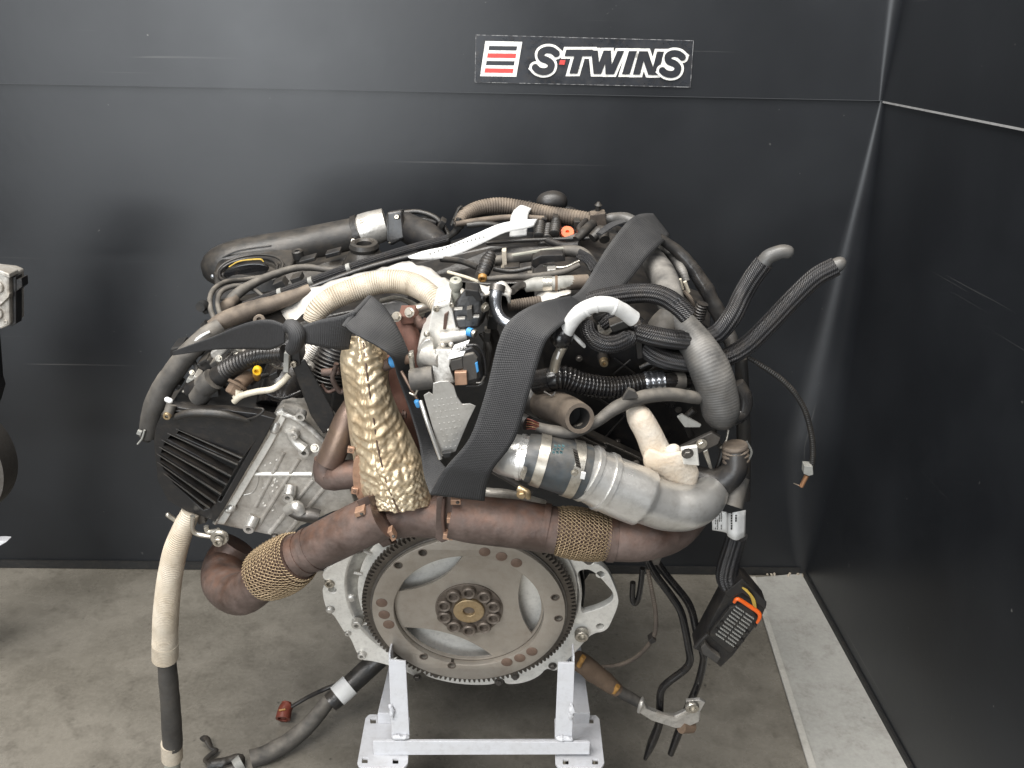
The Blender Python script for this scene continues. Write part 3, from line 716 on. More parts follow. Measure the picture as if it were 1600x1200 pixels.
# ================================================================== ENGINE
ENG = empty('engine', Vector((ORG.x, ORG.y+.25, ZB)), 'removed car engine seen from its flywheel end, resting on a white cradle', 'engine')
Z2 = lambda x, y: (480+x/3.077, 780+y/3.077)          # close-up of the flywheel
zz = lambda P: [Z2(*p) for p in P]
UP, TO = ew, -ev

# ---- block and masses behind everything
blk = block('engine_block', M['deep'], [(520, 600), (760, 560), (1060, 600), (1090, 720), (960, 840), (900, 930), (840, 1010), (640, 1010), (560, 900), (500, 760)], .075, .40, 4, ENG)
block('oil_pan', M['deep'], [(600, 960), (880, 960), (850, 1020), (640, 1020)], .09, .36, 3, blk)
hull('valley_cover', M['deep'], [(470, 560, .08), (1080, 560, .08), (1080, 640, .08), (470, 640, .08)], [(470, 440, .42), (1060, 430, .42), (1080, 640, .42), (470, 640, .42)], 4, blk)

# ---- bell housing
hous_out = zz([(70, 352), (150, 300), (300, 195), (380, 235), (430, 190), (452, 140), (505, 84), (556, 92), (612, 130), (800, 150), (1000, 150), (1190, 190), (1300, 285), (1352, 318), (1390, 306), (1442, 340), (1470, 395), (1497, 470), (1496, 510), (1470, 575), (1440, 636), (1372, 645), (1330, 690), (1290, 735), (1255, 770), (1196, 832), (1150, 810), (1120, 850), (1046, 884), (955, 893), (945, 866), (918, 862), (908, 891), (800, 895), (690, 884), (575, 855), (560, 832), (530, 836), (532, 862), (505, 845), (440, 815), (380, 795), (300, 776), (262, 775), (240, 745), (205, 660), (180, 645), (128, 556), (98, 540), (84, 505), (76, 470), (72, 418), (128, 415), (132, 396), (80, 392)])
_r = .1655
circ = lambda r, n=96, c=(0, 0), a0=0: [(c[0]+r*math.cos(a0+2*math.pi*k/n), c[1]+r*math.sin(a0+2*math.pi*k/n)) for k in range(n)]
start_hole = zz([(1292, 352), (1340, 334), (1385, 352), (1440, 412), (1474, 452), (1470, 490), (1420, 520), (1360, 540), (1315, 552), (1318, 470)])
out_l = chaikin([UW(x, y, .018) for x, y in hous_out], 2); hole_l = [UW(x, y, .018) for x, y in start_hole]
def hole_r(t): return .1665+.0225*max(0, math.cos(t-math.radians(165)))**1.2+.006*max(0, math.sin(t))
rim = [(hole_r(2*math.pi*k/96)*math.cos(2*math.pi*k/96), hole_r(2*math.pi*k/96)*math.sin(2*math.pi*k/96)) for k in range(96)]
bh = [[(px+.0062*math.cos(2*math.pi*k/20), py+.0062*math.sin(2*math.pi*k/20)) for k in range(20)] for px, py in [UW(*Z2(*q), .018) for q in ((121, 436), (1410, 362), (1409, 612))]]
bell = plate('bell_housing', M['alubright'], out_l, .018, .012, [rim, chaikin(hole_l, 2)]+bh, .0008, ENG, local=True)
vs = []; fs = []
for k in range(96):
    t = 2*math.pi*k/96
    for r_, v_ in ((hole_r(t)+.0005, .0185), (hole_r(t)-.003, .022), (.1655, .032), (.1655, .06)): vs.append(ORG+ev*v_+ex*(r_*math.cos(t))+ew*(r_*math.sin(t)))
for k in range(96):
    for m_ in range(3): a_, b_ = k*4+m_, ((k+1) % 96)*4+m_; fs.append((a_, a_+1, b_+1, b_))
solid(put('housing_cone', mesh('housing_cone', vs, fs, True), M['alu'], bell), .002)
wall_l = []
for x, y in out_l:
    r_ = math.hypot(x, y)
    if x > 0: x, y = x*.178/r_ if r_ > .178 else x, y*.178/r_ if r_ > .178 else y
    wall_l.append((x*.985, y*.985))
plate('housing_wall', M['alu'], wall_l, .0302, .05, [circ(_r+.003)], 0, bell, local=True)
plate('housing_floor', M['alubright'], circ(.17), .022, .012, [circ(.03, 32)], .001, bell, local=True)
loft('starter_wall', M['alu'], [[(*Z2(x, y), v) for x, y in ((1312, 556), (1360, 543), (1420, 523), (1472, 493))] for v in (.03, .06)], .003, bell, 5, 4)
bolt('boss', M['alu'], *Z2(238, 602), .012, 8, bell, 'dowel')
bolt('boss', M['alu'], *Z2(262, 752), .014, 6.5, bell, 'boss'); bolt('boss', M['alu'], *Z2(195, 646), .016, 4.5, bell, 'boss')
bolt('socket', M['steel'], *Z2(1318, 642), .013, 11, bell, 'bolt'); bolt('dome', M['alu'], *Z2(213, 472), .024, 8, bell, 'boss')
bolt('dome', M['alu'], *Z2(110, 530), .017, 7, bell, 'boss')
for x, y in ((110, 395),): bolt('socket', M['steel'], *Z2(x, y), .022, 8, bell, 'bolt')
for x, y in ((530, 855), (920, 876), (1180, 800), (1000, 850), (620, 838)):
    bolt('hex', M['darksteel'], *Z2(x, y), .017, 5, bell, 'bolt')
for a in (200, 215, 232, 250, 268, 285, 305, 150, 165):
    t = math.radians(a); c, s = math.cos(t), math.sin(t)
    P = [ORG+ev*.02+ex*(c*q)+ew*(s*q) for q in (_r+.001, _r+.013)]
    put('housing_rib', tube_mesh('housing_rib', [[*P[0], .0028], [*P[1], .0026]], seg=8), M['alu'], bell)

# ---- flywheel
R = .16
teeth = []
for k in range(128):
    a = 2*math.pi*k/128; w = 2*math.pi/128
    for da, rr in ((-.36, R*.958), (-.2, R), (.12, R), (.28, R*.958)): teeth.append(((rr)*math.cos(a+da*w), (rr)*math.sin(a+da*w)))
gearv = -.004
fly = plate('flywheel', M['fly'], circ(.1435, 120), -.012, .010, [circ(.1115, 96)], .001, ENG, local=True)
_cv, _cf = [], []
for q in ((555, 257), (437, 318), (1192, 472), (1208, 573), (560, 757), (695, 800)):
    lp = circ(.0054, 18, UW(*Z2(*q), -.012)); b0 = len(_cv)
    _cv += [(x, y, .01) for x, y in lp]+[(x, y, -.03) for x, y in lp]
    _cf += [tuple(range(b0, b0+18)), tuple(range(b0+35, b0+17, -1))]+[(b0+k, b0+18+k, b0+18+(k+1) % 18, b0+(k+1) % 18) for k in range(18)]
_cm = mesh('cut', _cv, _cf, False); orient(_cm)
_co = bpy.data.objects.new('cut', _cm); COL.objects.link(_co); _co.matrix_world = WM[fly.name]
_bo = fly.modifiers.new('holes', 'BOOLEAN'); _bo.object = _co; _bo.operation = 'DIFFERENCE'; _bo.solver = 'EXACT'
bpy.context.view_layer.update()
_dm = bpy.data.meshes.new_from_object(fly.evaluated_get(bpy.context.evaluated_depsgraph_get()))
fly.modifiers.clear(); fly.data = _dm; bpy.data.objects.remove(_co)
_dm.set_sharp_from_angle(angle=math.radians(32))
plate('ring_back', M['gear'], circ(.143, 96), -.0018, .004, [circ(.112, 96)], .0004, fly, local=True)
plate('ring_gear', M['gear'], teeth, gearv, .013, [circ(.1415, 96)], .0004, fly, local=True)
plate('ring_step', M['darksteel'], circ(.1468, 110), -.0065, .008, [circ(.1434, 110)], .0004, fly, local=True)
# flexplate with three windows
def arcwin(a0, a1, bulge, r=.1082):
    arc = [(r*math.cos(math.radians(a0+(a1-a0)*k/24)), r*math.sin(math.radians(a0+(a1-a0)*k/24))) for k in range(25)]
    p, q = arc[-1], arc[0]; mx, my = (p[0]+q[0])/2, (p[1]+q[1])/2; l = math.hypot(mx, my); ch = []
    for k in range(1, 14):
        t = k/14; x = p[0]+(q[0]-p[0])*t; y = p[1]+(q[1]-p[1])*t; b = bulge*4*t*(1-t); ch.append((x+mx/l*b, y+my/l*b))
    return arc+ch
V = -.002
def ang(x, y): u, w = UW(*Z2(x, y), V); return math.degrees(math.atan2(w, u))
w1 = arcwin(ang(757, 268), ang(413, 438), -.017); w2 = arcwin(ang(1097, 656), ang(1028, 360), -.013)
w3 = arcwin(ang(460, 618) % 360, ang(892, 752) % 360, -.017)
fx = plate('flexplate', M['fly'], circ(.1114, 96), V, .005, [w1, w2, w3], .0002, fly, local=True)
for q in ((555, 257), (437, 318), (1192, 472), (1208, 573), (560, 757), (695, 800)):
    cx, cy = UW(*Z2(*q), -.012)
    plate('hole_rim', M['hubd'], circ(.0068, 20, (cx, cy)), -.0126, .002, [circ(.0053, 18, (cx, cy))], .0003, fly, local=True)
for x, y in ((853, 253), (934, 275), (1006, 306), (358, 498), (370, 555), (392, 602), (960, 783), (1022, 763), (1080, 732)):
    bolt('disc', M['spot'], *Z2(x, y), -.0121, 9, fly, 'weld_spot')
hubp = plate('hub_washer', M['hubd'], circ(.0505, 60), -.0045, .004, (), .0008, fly, local=True)
for k in range(10):
    a = 2*math.pi*(k+.5)/10; P = ORG-ev*.004+ex*(.0385*math.cos(a))+ew*(.0385*math.sin(a))
    bolt('cup', M['hubd'], 0, 0, 0, 11.2, hubp, 'flywheel_bolt', p=P, stretch=1.15)
plate('spigot', M['brass'], circ(.0235, 40), -.009, .008, [circ(.0085, 24)], .0015, hubp, local=True)
plate('spigot_bore', M['deep'], circ(.0088, 24), -.002, .002, (), .0002, hubp, local=True)

# ---- exhaust down pipes
exh = tube('exhaust_pipe', M['rust'], [(372, 850, .05, 30), (352, 882, .03, 33), (352, 912, -.02, 34), (378, 928, -.06, 33), (410, 905, -.075, 33), (420, 897, -.075, 33)], ENG, seg=28, lump=.015)
def knit(name, pts, rings, parent, wr=1.1, waves=26):
    core = path_of(pts, lambda q: E(*q[:3])); P = resample(crom(core, 12) if len(core) > 2 else core, .001)
    put('flex_core', tube_mesh('flex_core', [[*c[:3], c[3]*.9] for c in core], seg=24), M['rustdark'], parent)
    vs, fs = [], []; tot = P[-1][4]
    T = (Vector(P[-1][:3])-Vector(P[0][:3])).normalized(); N = (Vector((0, 0, 1))-T*T.z).normalized(); B = T.cross(N)
    pitch = tot/rings; ns = waves*8
    for i in range(rings):
        s = (i+.5)*pitch; j = min(len(P)-1, int(s/tot*(len(P)-1))); c = Vector(P[j][:3]); r = P[j][3]*(1-.06*abs(2*i/(rings-1)-1)**6); w = px2m(wr, c)
        for off in (0, math.pi):
            ring = []
            for k in range(ns):
                t = 2*math.pi*k/ns; ph = t*waves+off; rad = (N*math.cos(t)+B*math.sin(t))
                q = c+T*(pitch*.5*math.sin(ph)+pitch*.08*noise.noise(Vector((t*3, i*1.7, 2))))+rad*(r+w*.8*math.cos(ph))
                ring.append(len(vs))
                for d in (rad*w, T*w, -rad*w, -T*w): vs.append(q+d)
            for k in range(ns):
                a, b = ring[k], ring[(k+1) % ns]
                for m in range(4): fs.append((a+m, a+(m+1) % 4, b+(m+1) % 4, b+m))
    o = put(name, mesh(name, vs, fs, True), M['wire'], parent); return o
knit('flex_joint', [(410, 900, -.075, 41), (440, 885, -.08, 45), (468, 868, -.085, 41)], 11, exh, 1.1, 22)
tube('flex_collar', M['rust'], [(468, 868, -.085, 36), (478, 863, -.086, 35)], exh, seg=28)
tube('pipe_run', M['rust'], [(472, 866, -.085, 33), (490, 857, -.087, 35), (510, 847, -.088, 36), (560, 822, -.09, 37), (600, 804, -.09, 38)], exh, seg=28, lump=.01)
tube('weld_ring', M['rust'], [(484, 860, -.087, 36), (492, 856, -.087, 36.5)], exh, seg=28)
cross = tube('crossover_pipe', M['rust'], [(585, 812, -.07, 36), (640, 803, -.06, 36), (700, 806, -.07, 36)], exh, seg=28, lump=.02)
tube('pipe_run', M['rust'], [(705, 806, -.09, 35), (740, 812, -.092, 37), (800, 818, -.095, 38), (870, 829, -.1, 37)], exh, seg=28, lump=.01)
tube('weld_ring', M['rust'], [(846, 823, -.098, 38), (856, 825, -.099, 38)], exh, seg=28)
knit('flex_joint', [(866, 828, -.1, 37), (905, 834, -.1, 40), (948, 840, -.1, 37)], 12, exh, 1.15, 20)
tube('pipe_run', M['rust'], [(944, 839, -.1, 35), (960, 841, -.1, 36), (1000, 840, -.1, 37), (1045, 828, -.08, 36), (1075, 800, -.05, 34), (1085, 770, -.02, 33)], exh, seg=28, lump=.012)
tube('weld_ring', M['rust'], [(950, 840, -.1, 38), (960, 841, -.1, 38)], exh, seg=28)
# V clamp flanges
def vflange(x0, y0, x1, y1, v, w, parent, n=2):
    a = tube('flange', M['rustdark'], [(x0, y0, v, w), ((x0+x1)/2, (y0+y1)/2, v-.004, w), (x1, y1, v, w)], parent, seg=10, flat=.55, lump=.12)
    for k in range(n):
        t = (k+.5)/n; x, y = x0+(x1-x0)*t, y0+(y1-y0)*t
        blk_ = block('clamp_tab', M['bronze'], rect(x+4, y, 14, 6, random.uniform(-18, 8)), v-.014, .012, 1, a)
    return a
fA = hull('pipe_flange', M['rust'], [(556, 782, -.1), (574, 775, -.1), (600, 830, -.1), (612, 850, -.1), (598, 856, -.1), (585, 842, -.1)], [(570, 778, -.085), (590, 772, -.085), (612, 828, -.085), (622, 848, -.085), (608, 852, -.085), (598, 838, -.085)], 1.5, exh)
fB = hull('pipe_flange', M['rust'], [(682, 776, -.1), (710, 774, -.1), (708, 815, -.1), (710, 840, -.1), (690, 848, -.1), (680, 842, -.1)], [(690, 774, -.07), (716, 772, -.07), (716, 815, -.07), (714, 838, -.07), (698, 843, -.07), (690, 838, -.07)], 1.5, exh)
for f, x, y, a in ((fA, 562, 803, -20), (fA, 577, 832, -20), (fA, 612, 838, 60), (fB, 712, 785, 0), (fB, 706, 814, 0), (fB, 700, 840, 8)):
    block('clamp_tab', M['copper'], rect(x, y, 16, 8, a), -.112, .012, 1, f)
    bolt('hex', M['darksteel'], x+3, y, -.112, 2.2, f, 'bolt')
tube('rib', M['rustdark'], [(694, 778, -.104, 3), (692, 810, -.106, 3), (696, 842, -.104, 3)], fB, seg=8)

# ---- manifold tubes at the left of the shield
man = tube('manifold_pipe', M['bronze'], [(556, 628, -.005, 17), (540, 660, -.02, 20), (526, 695, -.03, 21), (514, 722, -.035, 21)], ENG, seg=24, lump=.03)
tube('manifold_stub', M['rust'], [(508, 715, -.03, 17), (512, 742, -.035, 22), (535, 742, -.04, 23), (560, 740, -.04, 23)], man, seg=24, lump=.03)
plate('gasket_flange', M['copper'], [(553, 716), (562, 712), (568, 742), (576, 782), (566, 792), (553, 768), (550, 740)], -.066, .008, (), 1.2, man, 1)
for x, y in ((548, 704), (554, 768)):
    block('gasket_tab', M['copper'], rect(x, y, 11, 9, 8), -.068, .004, .8, man)
    bolt('hole', M['darksteel'], x, y, -.0685, 1.8, man, 'tab_hole')

# ---- gold heat shield
def gdisp(s, t, p):
    u = abs(t-.42); d = 0
    lo = 1 if s > .62 else 0
    k = s*17 + (u*4.5 if t < .42 else u*3.5) + .75*noise.noise(p*16) + .25*noise.noise(p*50)
    chev = math.sin(2*math.pi*k)*.5+.5
    chev = chev**1.6*(.0022+.0016*noise.noise(p*30))
    dots = .0012*(math.sin(s*190+t*14)*math.sin(t*80+s*20))+.0026*noise.noise(p*170)
    f = min(1, max(0, (s-.58)/.2)) if t > .42 else min(1, max(0, (s-.75)/.2))
    d = chev*(1-f)+dots*f
    d += .004*noise.noise(p*40)+.0022*noise.noise(p*100)+.001*noise.noise(p*260)
    d -= .003*math.exp(-(u/.018)**2)
    return d*min(1, 5*t)*min(1, 5*(1-t))
rows = [[(540, 530, -.02), (552, 526, -.035), (568, 525, -.045), (584, 527, -.042), (603, 540, -.03)],
        [(532, 560, -.03), (548, 563, -.052), (571, 566, -.066), (592, 568, -.058), (606, 572, -.04)],
        [(536, 602, -.035), (552, 607, -.06), (577, 610, -.075), (597, 606, -.066), (607, 598, -.05)],
        [(543, 652, -.04), (558, 656, -.065), (584, 656, -.08), (608, 648, -.07), (622, 640, -.055)],
        [(550, 702, -.045), (566, 706, -.07), (592, 707, -.086), (626, 698, -.075), (647, 690, -.06)],
        [(560, 752, -.06), (578, 757, -.082), (606, 759, -.097), (645, 750, -.084), (667, 740, -.065)],
        [(575, 789, -.075), (592, 797, -.092), (623, 801, -.102), (657, 795, -.09), (675, 786, -.07)]]
shield = loft('heat_shield', M['gold'], rows, .0012, ENG, nu=24, nv=28, disp=gdisp)
tube('shield_seam', M['bronze'], [(567, 526, -.046, 1.5), (571, 566, -.067, 1.5), (577, 610, -.076, 1.5), (584, 656, -.081, 1.5), (592, 707, -.087, 1.5), (606, 759, -.098, 1.5), (623, 800, -.103, 1.5)], shield, seg=8)
tube('shield_rim', M['rust'], [(606, 575, -.03, 2.2), (606, 600, -.045, 2.2), (619, 642, -.05, 2.2), (643, 692, -.055, 2.2), (664, 742, -.06, 2.2), (674, 786, -.065, 2.2)], shield, seg=8, lump=.2)
# turbine casting behind the shield's right edge
tb = tube('turbine_housing', M['terra'], [(612, 560, .0, 20), (612, 610, -.01, 24), (624, 650, -.02, 24), (640, 700, -.02, 20)], ENG, seg=20, lump=.12)
tube('turbine_flange', M['rust'], [(602, 575, -.03, 4), (606, 605, -.035, 4), (616, 640, -.04, 4), (630, 652, -.04, 4)], tb, seg=10, lump=.2)
bolt('hex', M['rustdark'], 629, 648, -.045, 6, tb, 'bolt', axis=ex)
tube('turbine_elbow', M['terra'], [(628, 490, .03, 12), (636, 515, .02, 16), (646, 545, .01, 17), (650, 575, .01, 17)], tb, seg=20, lump=.06)
block('turbine_lug', M['terra'], [(622, 493), (646, 493), (652, 505), (628, 508)], .01, .03, 2, tb)
for x, y in ((620, 495), (640, 488)): bolt('hex', M['steel'], x, y, .005, 6, tb, 'bolt', axis=(UP*.6+TO-ex*.3))
tube('turbine_bracket', M['rustdark'], [(652, 500, .01, 7), (662, 508, .0, 8), (668, 500, .0, 6)], tb, lump=.5)
tube('stud', M['rust'], [(503, 582, .0, 6), (530, 580, .0, 6)], tb, seg=12); tube('bracket_ring', M['rust'], [(526, 568, -.005, 4), (520, 592, -.005, 4), (532, 612, .0, 4), (545, 604, .0, 4)], tb, seg=10, lump=.2)
tube('bracket_ring', M['rustdark'], [(502, 600, .0, 3), (512, 612, -.002, 3), (524, 608, -.002, 3)], tb, seg=8)

# ---- turbo actuator group
act = plate('actuator_bracket', M['alubright'], [(678, 478), (703, 470), (708, 490), (713, 512), (730, 517), (729, 530), (722, 537), (700, 540), (686, 546), (680, 566), (668, 574), (655, 564), (652, 546), (657, 530), (669, 517), (672, 497)], -.045, .05, (), 2.5, ENG)
block('bracket_web', M['rustdark'], [(694, 492), (701, 487), (697, 515), (692, 515)], -.0475, .01, .8, act)
tube('bracket_boss', M['alu'], [(688, 529, -.055, 10), (728, 523, -.05, 10)], act, seg=20)
tube('bracket_boss', M['alu'], [(684, 480, -.04, 7), (701, 474, -.04, 7)], act, seg=14)
bolt('socket', M['steel'], 682, 482, -.048, 5, act, 'bolt'); bolt('socket', M['steel'], 706, 476, -.048, 4, act, 'bolt')
bolt('dome', M['alu'], 692, 539, -.06, 4.5, act, 'boss'); bolt('dome', M['alu'], 705, 538, -.06, 4.5, act, 'boss'); bolt('dome', M['steel'], 667, 522, -.05, 5, act, 'bolt')
tube('actuator_body', M['alu'], [(664, 556, -.06, 14), (690, 562, -.075, 14)], act, seg=22)
plate('actuator_flange', M['alu'], oval(664, 553, 12, 24, 20, 18), -.062, .008, (), 1.2, act)
gb = hull('gear_housing', M['alu'], [(680, 545, -.075), (706, 546, -.08), (703, 572, -.09), (712, 598, -.09), (678, 602, -.085), (675, 570, -.08)], [(685, 538, -.04), (712, 540, -.04), (712, 565, -.04), (716, 590, -.04), (685, 596, -.04), (682, 565, -.04)], 2.5, act)
mo = tube('actuator_motor', M['greyrub'], [(642, 594, -.08, 17), (650, 593, -.08, 18), (678, 589, -.08, 18)], act, seg=24)
md = hull('actuator_module', M['black'], [(706, 552, -.095), (738, 540, -.095), (752, 556, -.095), (755, 590, -.095), (742, 602, -.095), (714, 603, -.095)], [(710, 545, -.05), (740, 535, -.05), (758, 550, -.05), (762, 588, -.05), (750, 600, -.05), (718, 600, -.05)], 4, act)
tube('module_rim', M['black'], [(728, 540, -.09, 2.5), (745, 540, -.09, 2.5), (756, 556, -.09, 2.5), (759, 588, -.09, 2.5), (750, 601, -.09, 2.5), (728, 604, -.092, 2.5)], md, seg=8)
block('module_face', M['greyrub'], [(722, 556), (740, 552), (746, 560), (746, 592), (724, 598)], -.099, .006, 2, md)
block('blue_mark', M['blue'], [(742, 568), (746, 566), (748, 580), (745, 583)], -.1005, .003, .5, md)
block('square_plug', M['copper'], rect(720, 592, 19, 20, -3), -.104, .01, 1, md)
block('module_block', M['greyrub'], [(703, 564), (722, 559), (724, 576), (706, 580)], -.1, .02, 1.5, md)
loft('module_label', M['paper'], [[(699, 562, -.101), (724, 556, -.1)], [(710, 539, -.083), (734, 531, -.083)]], .0006, md, 4, 4)
for k in range(7):
    a = 712+k*2.4
    block('label_print', M['ink'], rect(a, 546-k*.6, 1.4, 4.5 if k % 2 else 3, 8), -.0925-.001*(k > 9), .0004, 0, md)
tube('module_clip', M['darksteel'], [(744, 598, -.095, 2), (752, 597, -.095, 2), (757, 588, -.095, 2)], md, seg=8)
rod = tube('actuator_rod', M['bronze'], [(627, 580, -.075, 2.6), (640, 603, -.085, 2.8), (653, 625, -.09, 2.6)], act, seg=10)
tube('rod_clip', M['steel'], [(640, 614, -.092, 1.8), (648, 617, -.095, 1.8), (652, 610, -.095, 1.8)], rod, seg=8)
tube('rod_end', M['blue'], [(650, 624, -.092, 5), (655, 637, -.092, 4)], rod, seg=12, rnd=2)
pv = tube('lever_stud', M['bronze'], [(612, 565, -.06, 8), (630, 562, -.065, 8.5), (643, 561, -.07, 7)], act, seg=14)
tube('blue_band', M['blue'], [(612, 565.5, -.06, 9.5), (621, 563.5, -.062, 9.5)], pv, seg=16)
block('lever', M['steel'], [(638, 553), (645, 551), (648, 585), (641, 586)], -.075, .008, 1.2, pv)
bolt('socket', M['steel'], 642, 556, -.08, 4, pv, 'bolt')
tube('pivot_sleeve', M['rust'], [(600, 572, -.05, 9), (612, 566, -.055, 9)], pv, seg=14)
# folded aluminium shield below
sh = plate('actuator_shield', M['alupipe'], [(662, 618), (670, 613), (676, 617), (677, 599), (688, 596), (701, 596), (709, 604), (714, 620), (722, 632), (734, 631), (743, 635), (731, 660), (712, 705), (694, 712), (689, 714)], -.115, .002, (), .6, act)
for r_ in range(9):
    for k in range(6):
        x, y = 676+r_*2.6+k*7.2-(k > 3)*r_*1.2, 626+r_*9.2-k*1.0
        if x < 738-(y-634)*.42: block('dimple', M['alupipe'], rect(x, y, 2.0, 1.6, 12), -.1156, .001, 0, sh)
tube('shield_fold', M['alupipe'], [(657, 626, -.1, 3.4), (668, 660, -.115, 3.4), (688, 717, -.122, 3.2)], sh, seg=10)
block('shield_slot', M['deep'], [(690, 709), (706, 707), (703, 715), (694, 716)], -.123, .006, 1, sh)
# upper black valve with stub, over the bracket
vb = hull('valve_body', M['black'], [(712, 470, -.04), (724, 455, -.04), (742, 452, -.04), (752, 462, -.04), (756, 490, -.045), (748, 512, -.05), (715, 514, -.05), (708, 492, -.045)], [(718, 462, .0), (728, 450, .0), (745, 448, .0), (758, 458, .0), (762, 486, .0), (755, 505, .0), (722, 508, .0), (716, 488, .0)], 3, act)
lathe('valve_stub', M['silverpl'], (713, 462, -.02), UP+TO*.25, [(9, -12), (8, 0), (6, 10), (9.5, 17), (10.5, 24), (9, 31), (5, 33), (3, 33), (3, 26), (.3, 26)], vb)
block('valve_bridge', M['black'], [(726, 452), (748, 455), (754, 470), (745, 472), (738, 462), (728, 464)], -.055, .02, 1.5, vb)
block('valve_window', M['greyrub'], [(729, 484), (737, 482), (739, 498), (731, 502)], -.054, .01, 1, vb)
block('valve_line', M['alu'], rect(720, 499, 13, 2.2, -3), -.056, .006, .3, vb); block('valve_line', M['alu'], rect(744, 496, 9, 2.2, -3), -.056, .006, .3, vb); block('valve_line', M['alu'], rect(716, 484, 13, 1.6, -3), -.053, .006, .3, vb)
tube('blue_bolt', M['blue'], [(731, 518, -.065, 7), (738, 520, -.068, 7)], act, seg=16); tube('blue_bolt_end', M['steel'], [(738, 520, -.066, 6.5), (743, 522, -.068, 6.5)], act, seg=14)
bolt('hex', M['steel'], 757, 480, -.045, 6, vb, 'bolt', axis=ex+TO)

# ---- left cylinder bank: head, valve cover with fins
head = plate('cylinder_head', M['aludirty'], [(432, 644), (440, 640), (470, 652), (508, 682), (528, 705), (540, 745), (556, 790), (520, 800), (470, 822), (448, 845), (420, 836), (380, 828), (333, 818), (345, 790)], .012, .10, (), 2.5, ENG)
tube('head_edge', M['alu'], [(436, 645, .008, 5), (412, 690, .008, 4), (385, 735, .008, 4), (352, 790, .008, 4), (336, 817, .008, 4)], head, seg=10, lump=.15)
plate('head_flange', M['alubright'], [(431, 645), (440, 641), (449, 648), (424, 696), (398, 740), (366, 794), (350, 820), (333, 818), (352, 786), (384, 734), (412, 688)], .006, .008, (), 1.2, head)
tube('casting_mark', M['alu'], [(398, 728, .012, 1.2), (404, 748, .012, 1.2), (396, 768, .012, 1.2), (378, 774, .012, 1.2)], head, seg=6)
def hrib(x0, y0, x1, y1, r=3, m='aludirty'): tube('rib', M[m], [(x0, y0, .0135, r*1.45), (x1, y1, .0135, r*1.45)], head, seg=8)
hrib(398, 740, 488, 740, 3.2, 'alubright'); hrib(444, 705, 400, 790, 3); hrib(468, 716, 405, 818, 3); hrib(490, 748, 422, 832, 3); hrib(508, 760, 450, 832, 3); hrib(402, 730, 440, 820, 1.6)
tube('head_rim', M['alu'], [(442, 646, .006, 5), (468, 657, .006, 5), (500, 684, .006, 5), (520, 706, .006, 4)], head, seg=10, lump=.15)
for x, y, r, k in ((459, 678, 8, 'boss'), (476, 704, 9, 'boss'), (451, 774, 9.5, 'boss'), (390, 823, 9, 'boss'), (357, 795, 6, 'dome'), (512, 660, 7, 'socket'), (472, 645, 8, 'socket')):
    bolt(k, M['alu'], x, y, .008, r, head, 'boss' if k == 'boss' else 'bolt', stretch=1.8)
tube('boss_neck', M['alu'], [(452, 672, .01, 8), (462, 690, .008, 8), (476, 702, .004, 9)], head, seg=16)
tube('boss_neck', M['alu'], [(455, 758, .012, 9), (452, 772, .004, 9.5)], head, seg=16)
tube('boss_neck', M['alu'], [(398, 806, .012, 9), (391, 821, .004, 9)], head, seg=16)
tube('head_lug', M['alu'], [(434, 655, .01, 7), (428, 678, .006, 8)], head, seg=12, rnd=2)
tube('head_lug', M['alu'], [(366, 788, .008, 7), (356, 800, .006, 7)], head, seg=12, rnd=2)
tube('coolant_stub', M['darksteel'], [(452, 795, .0, 10), (468, 803, -.005, 11), (490, 806, -.005, 12), (498, 808, -.005, 12)], head, seg=16, lump=.15)
tube('stub_fitting', M['alu'], [(450, 797, -.002, 9), (462, 790, -.01, 9), (470, 802, -.012, 8)], head, seg=14, lump=.15)
for k in range(34):                                 # cast-in raised marks
    x, y = random.choice(((405+random.uniform(-10, 30), 715+random.uniform(-25, 30)), (415+random.uniform(-12, 20), 770+random.uniform(-20, 30)), (428+random.uniform(-5, 12), 760+random.uniform(-20, 15))))
    block('cast_mark', M['alubright'], rect(x, y, random.uniform(1.5, 4), random.uniform(1.2, 2.5), -25), .0108, .002, .3, head)

cover_out = [(240, 690), (243, 668), (252, 648), (268, 634), (300, 640), (350, 640), (400, 646), (430, 654), (410, 692), (383, 738), (352, 792), (336, 816), (318, 808), (290, 798), (262, 782), (246, 750)]
slots = [[(276, 678), (372, 722), (378, 716), (281, 672)], [(262, 686), (362, 741), (371, 726), (268, 679)], [(256, 697), (355, 755), (361, 744), (258, 689)],
         [(252, 708), (346, 769), (354, 757), (254, 700)], [(251, 720), (338, 784), (345, 772), (251, 711)], [(256, 734), (330, 795), (337, 786), (252, 724)],
         [(272, 756), (318, 797), (327, 794), (262, 742)]]
vcv = plate('valve_cover', M['black'], cover_out, -.004, .012, slots+[[(386, 708), (392, 700), (345, 784), (340, 782)]], 1.4, ENG)
block('valve_cover_body', M['deep'], [(244, 668), (262, 640), (430, 654), (336, 814), (264, 780), (244, 740)], .028, .36, 4, vcv)
hull('valve_cover_shoulder', M['blackdirty'], [(250, 650, -.004), (270, 640, -.006), (310, 644, -.008), (370, 652, -.006), (428, 660, -.004), (430, 650, .0), (380, 640, .03), (330, 632, .04), (285, 628, .04), (262, 634, .03)], [(250, 645, .2), (270, 630, .2), (310, 625, .2), (370, 630, .2), (428, 640, .2), (430, 630, .25), (380, 620, .3), (330, 610, .3), (285, 608, .3), (262, 616, .3)], 3, vcv)
for k, s in enumerate(slots):                        # fin crests beside each slot
    tube('fin', M['blackdirty'], [(s[3][0]-6, s[3][1]-2, -.004, 1.0), (s[2][0], s[2][1], -.008, 2.2)], vcv, seg=8)
tube('cover_lip', M['blackdirty'], [(272, 652, -.008, 5), (300, 645, -.01, 7), (340, 646, -.01, 7), (370, 652, -.008, 5), (390, 658, -.006, 3)], vcv, seg=12)
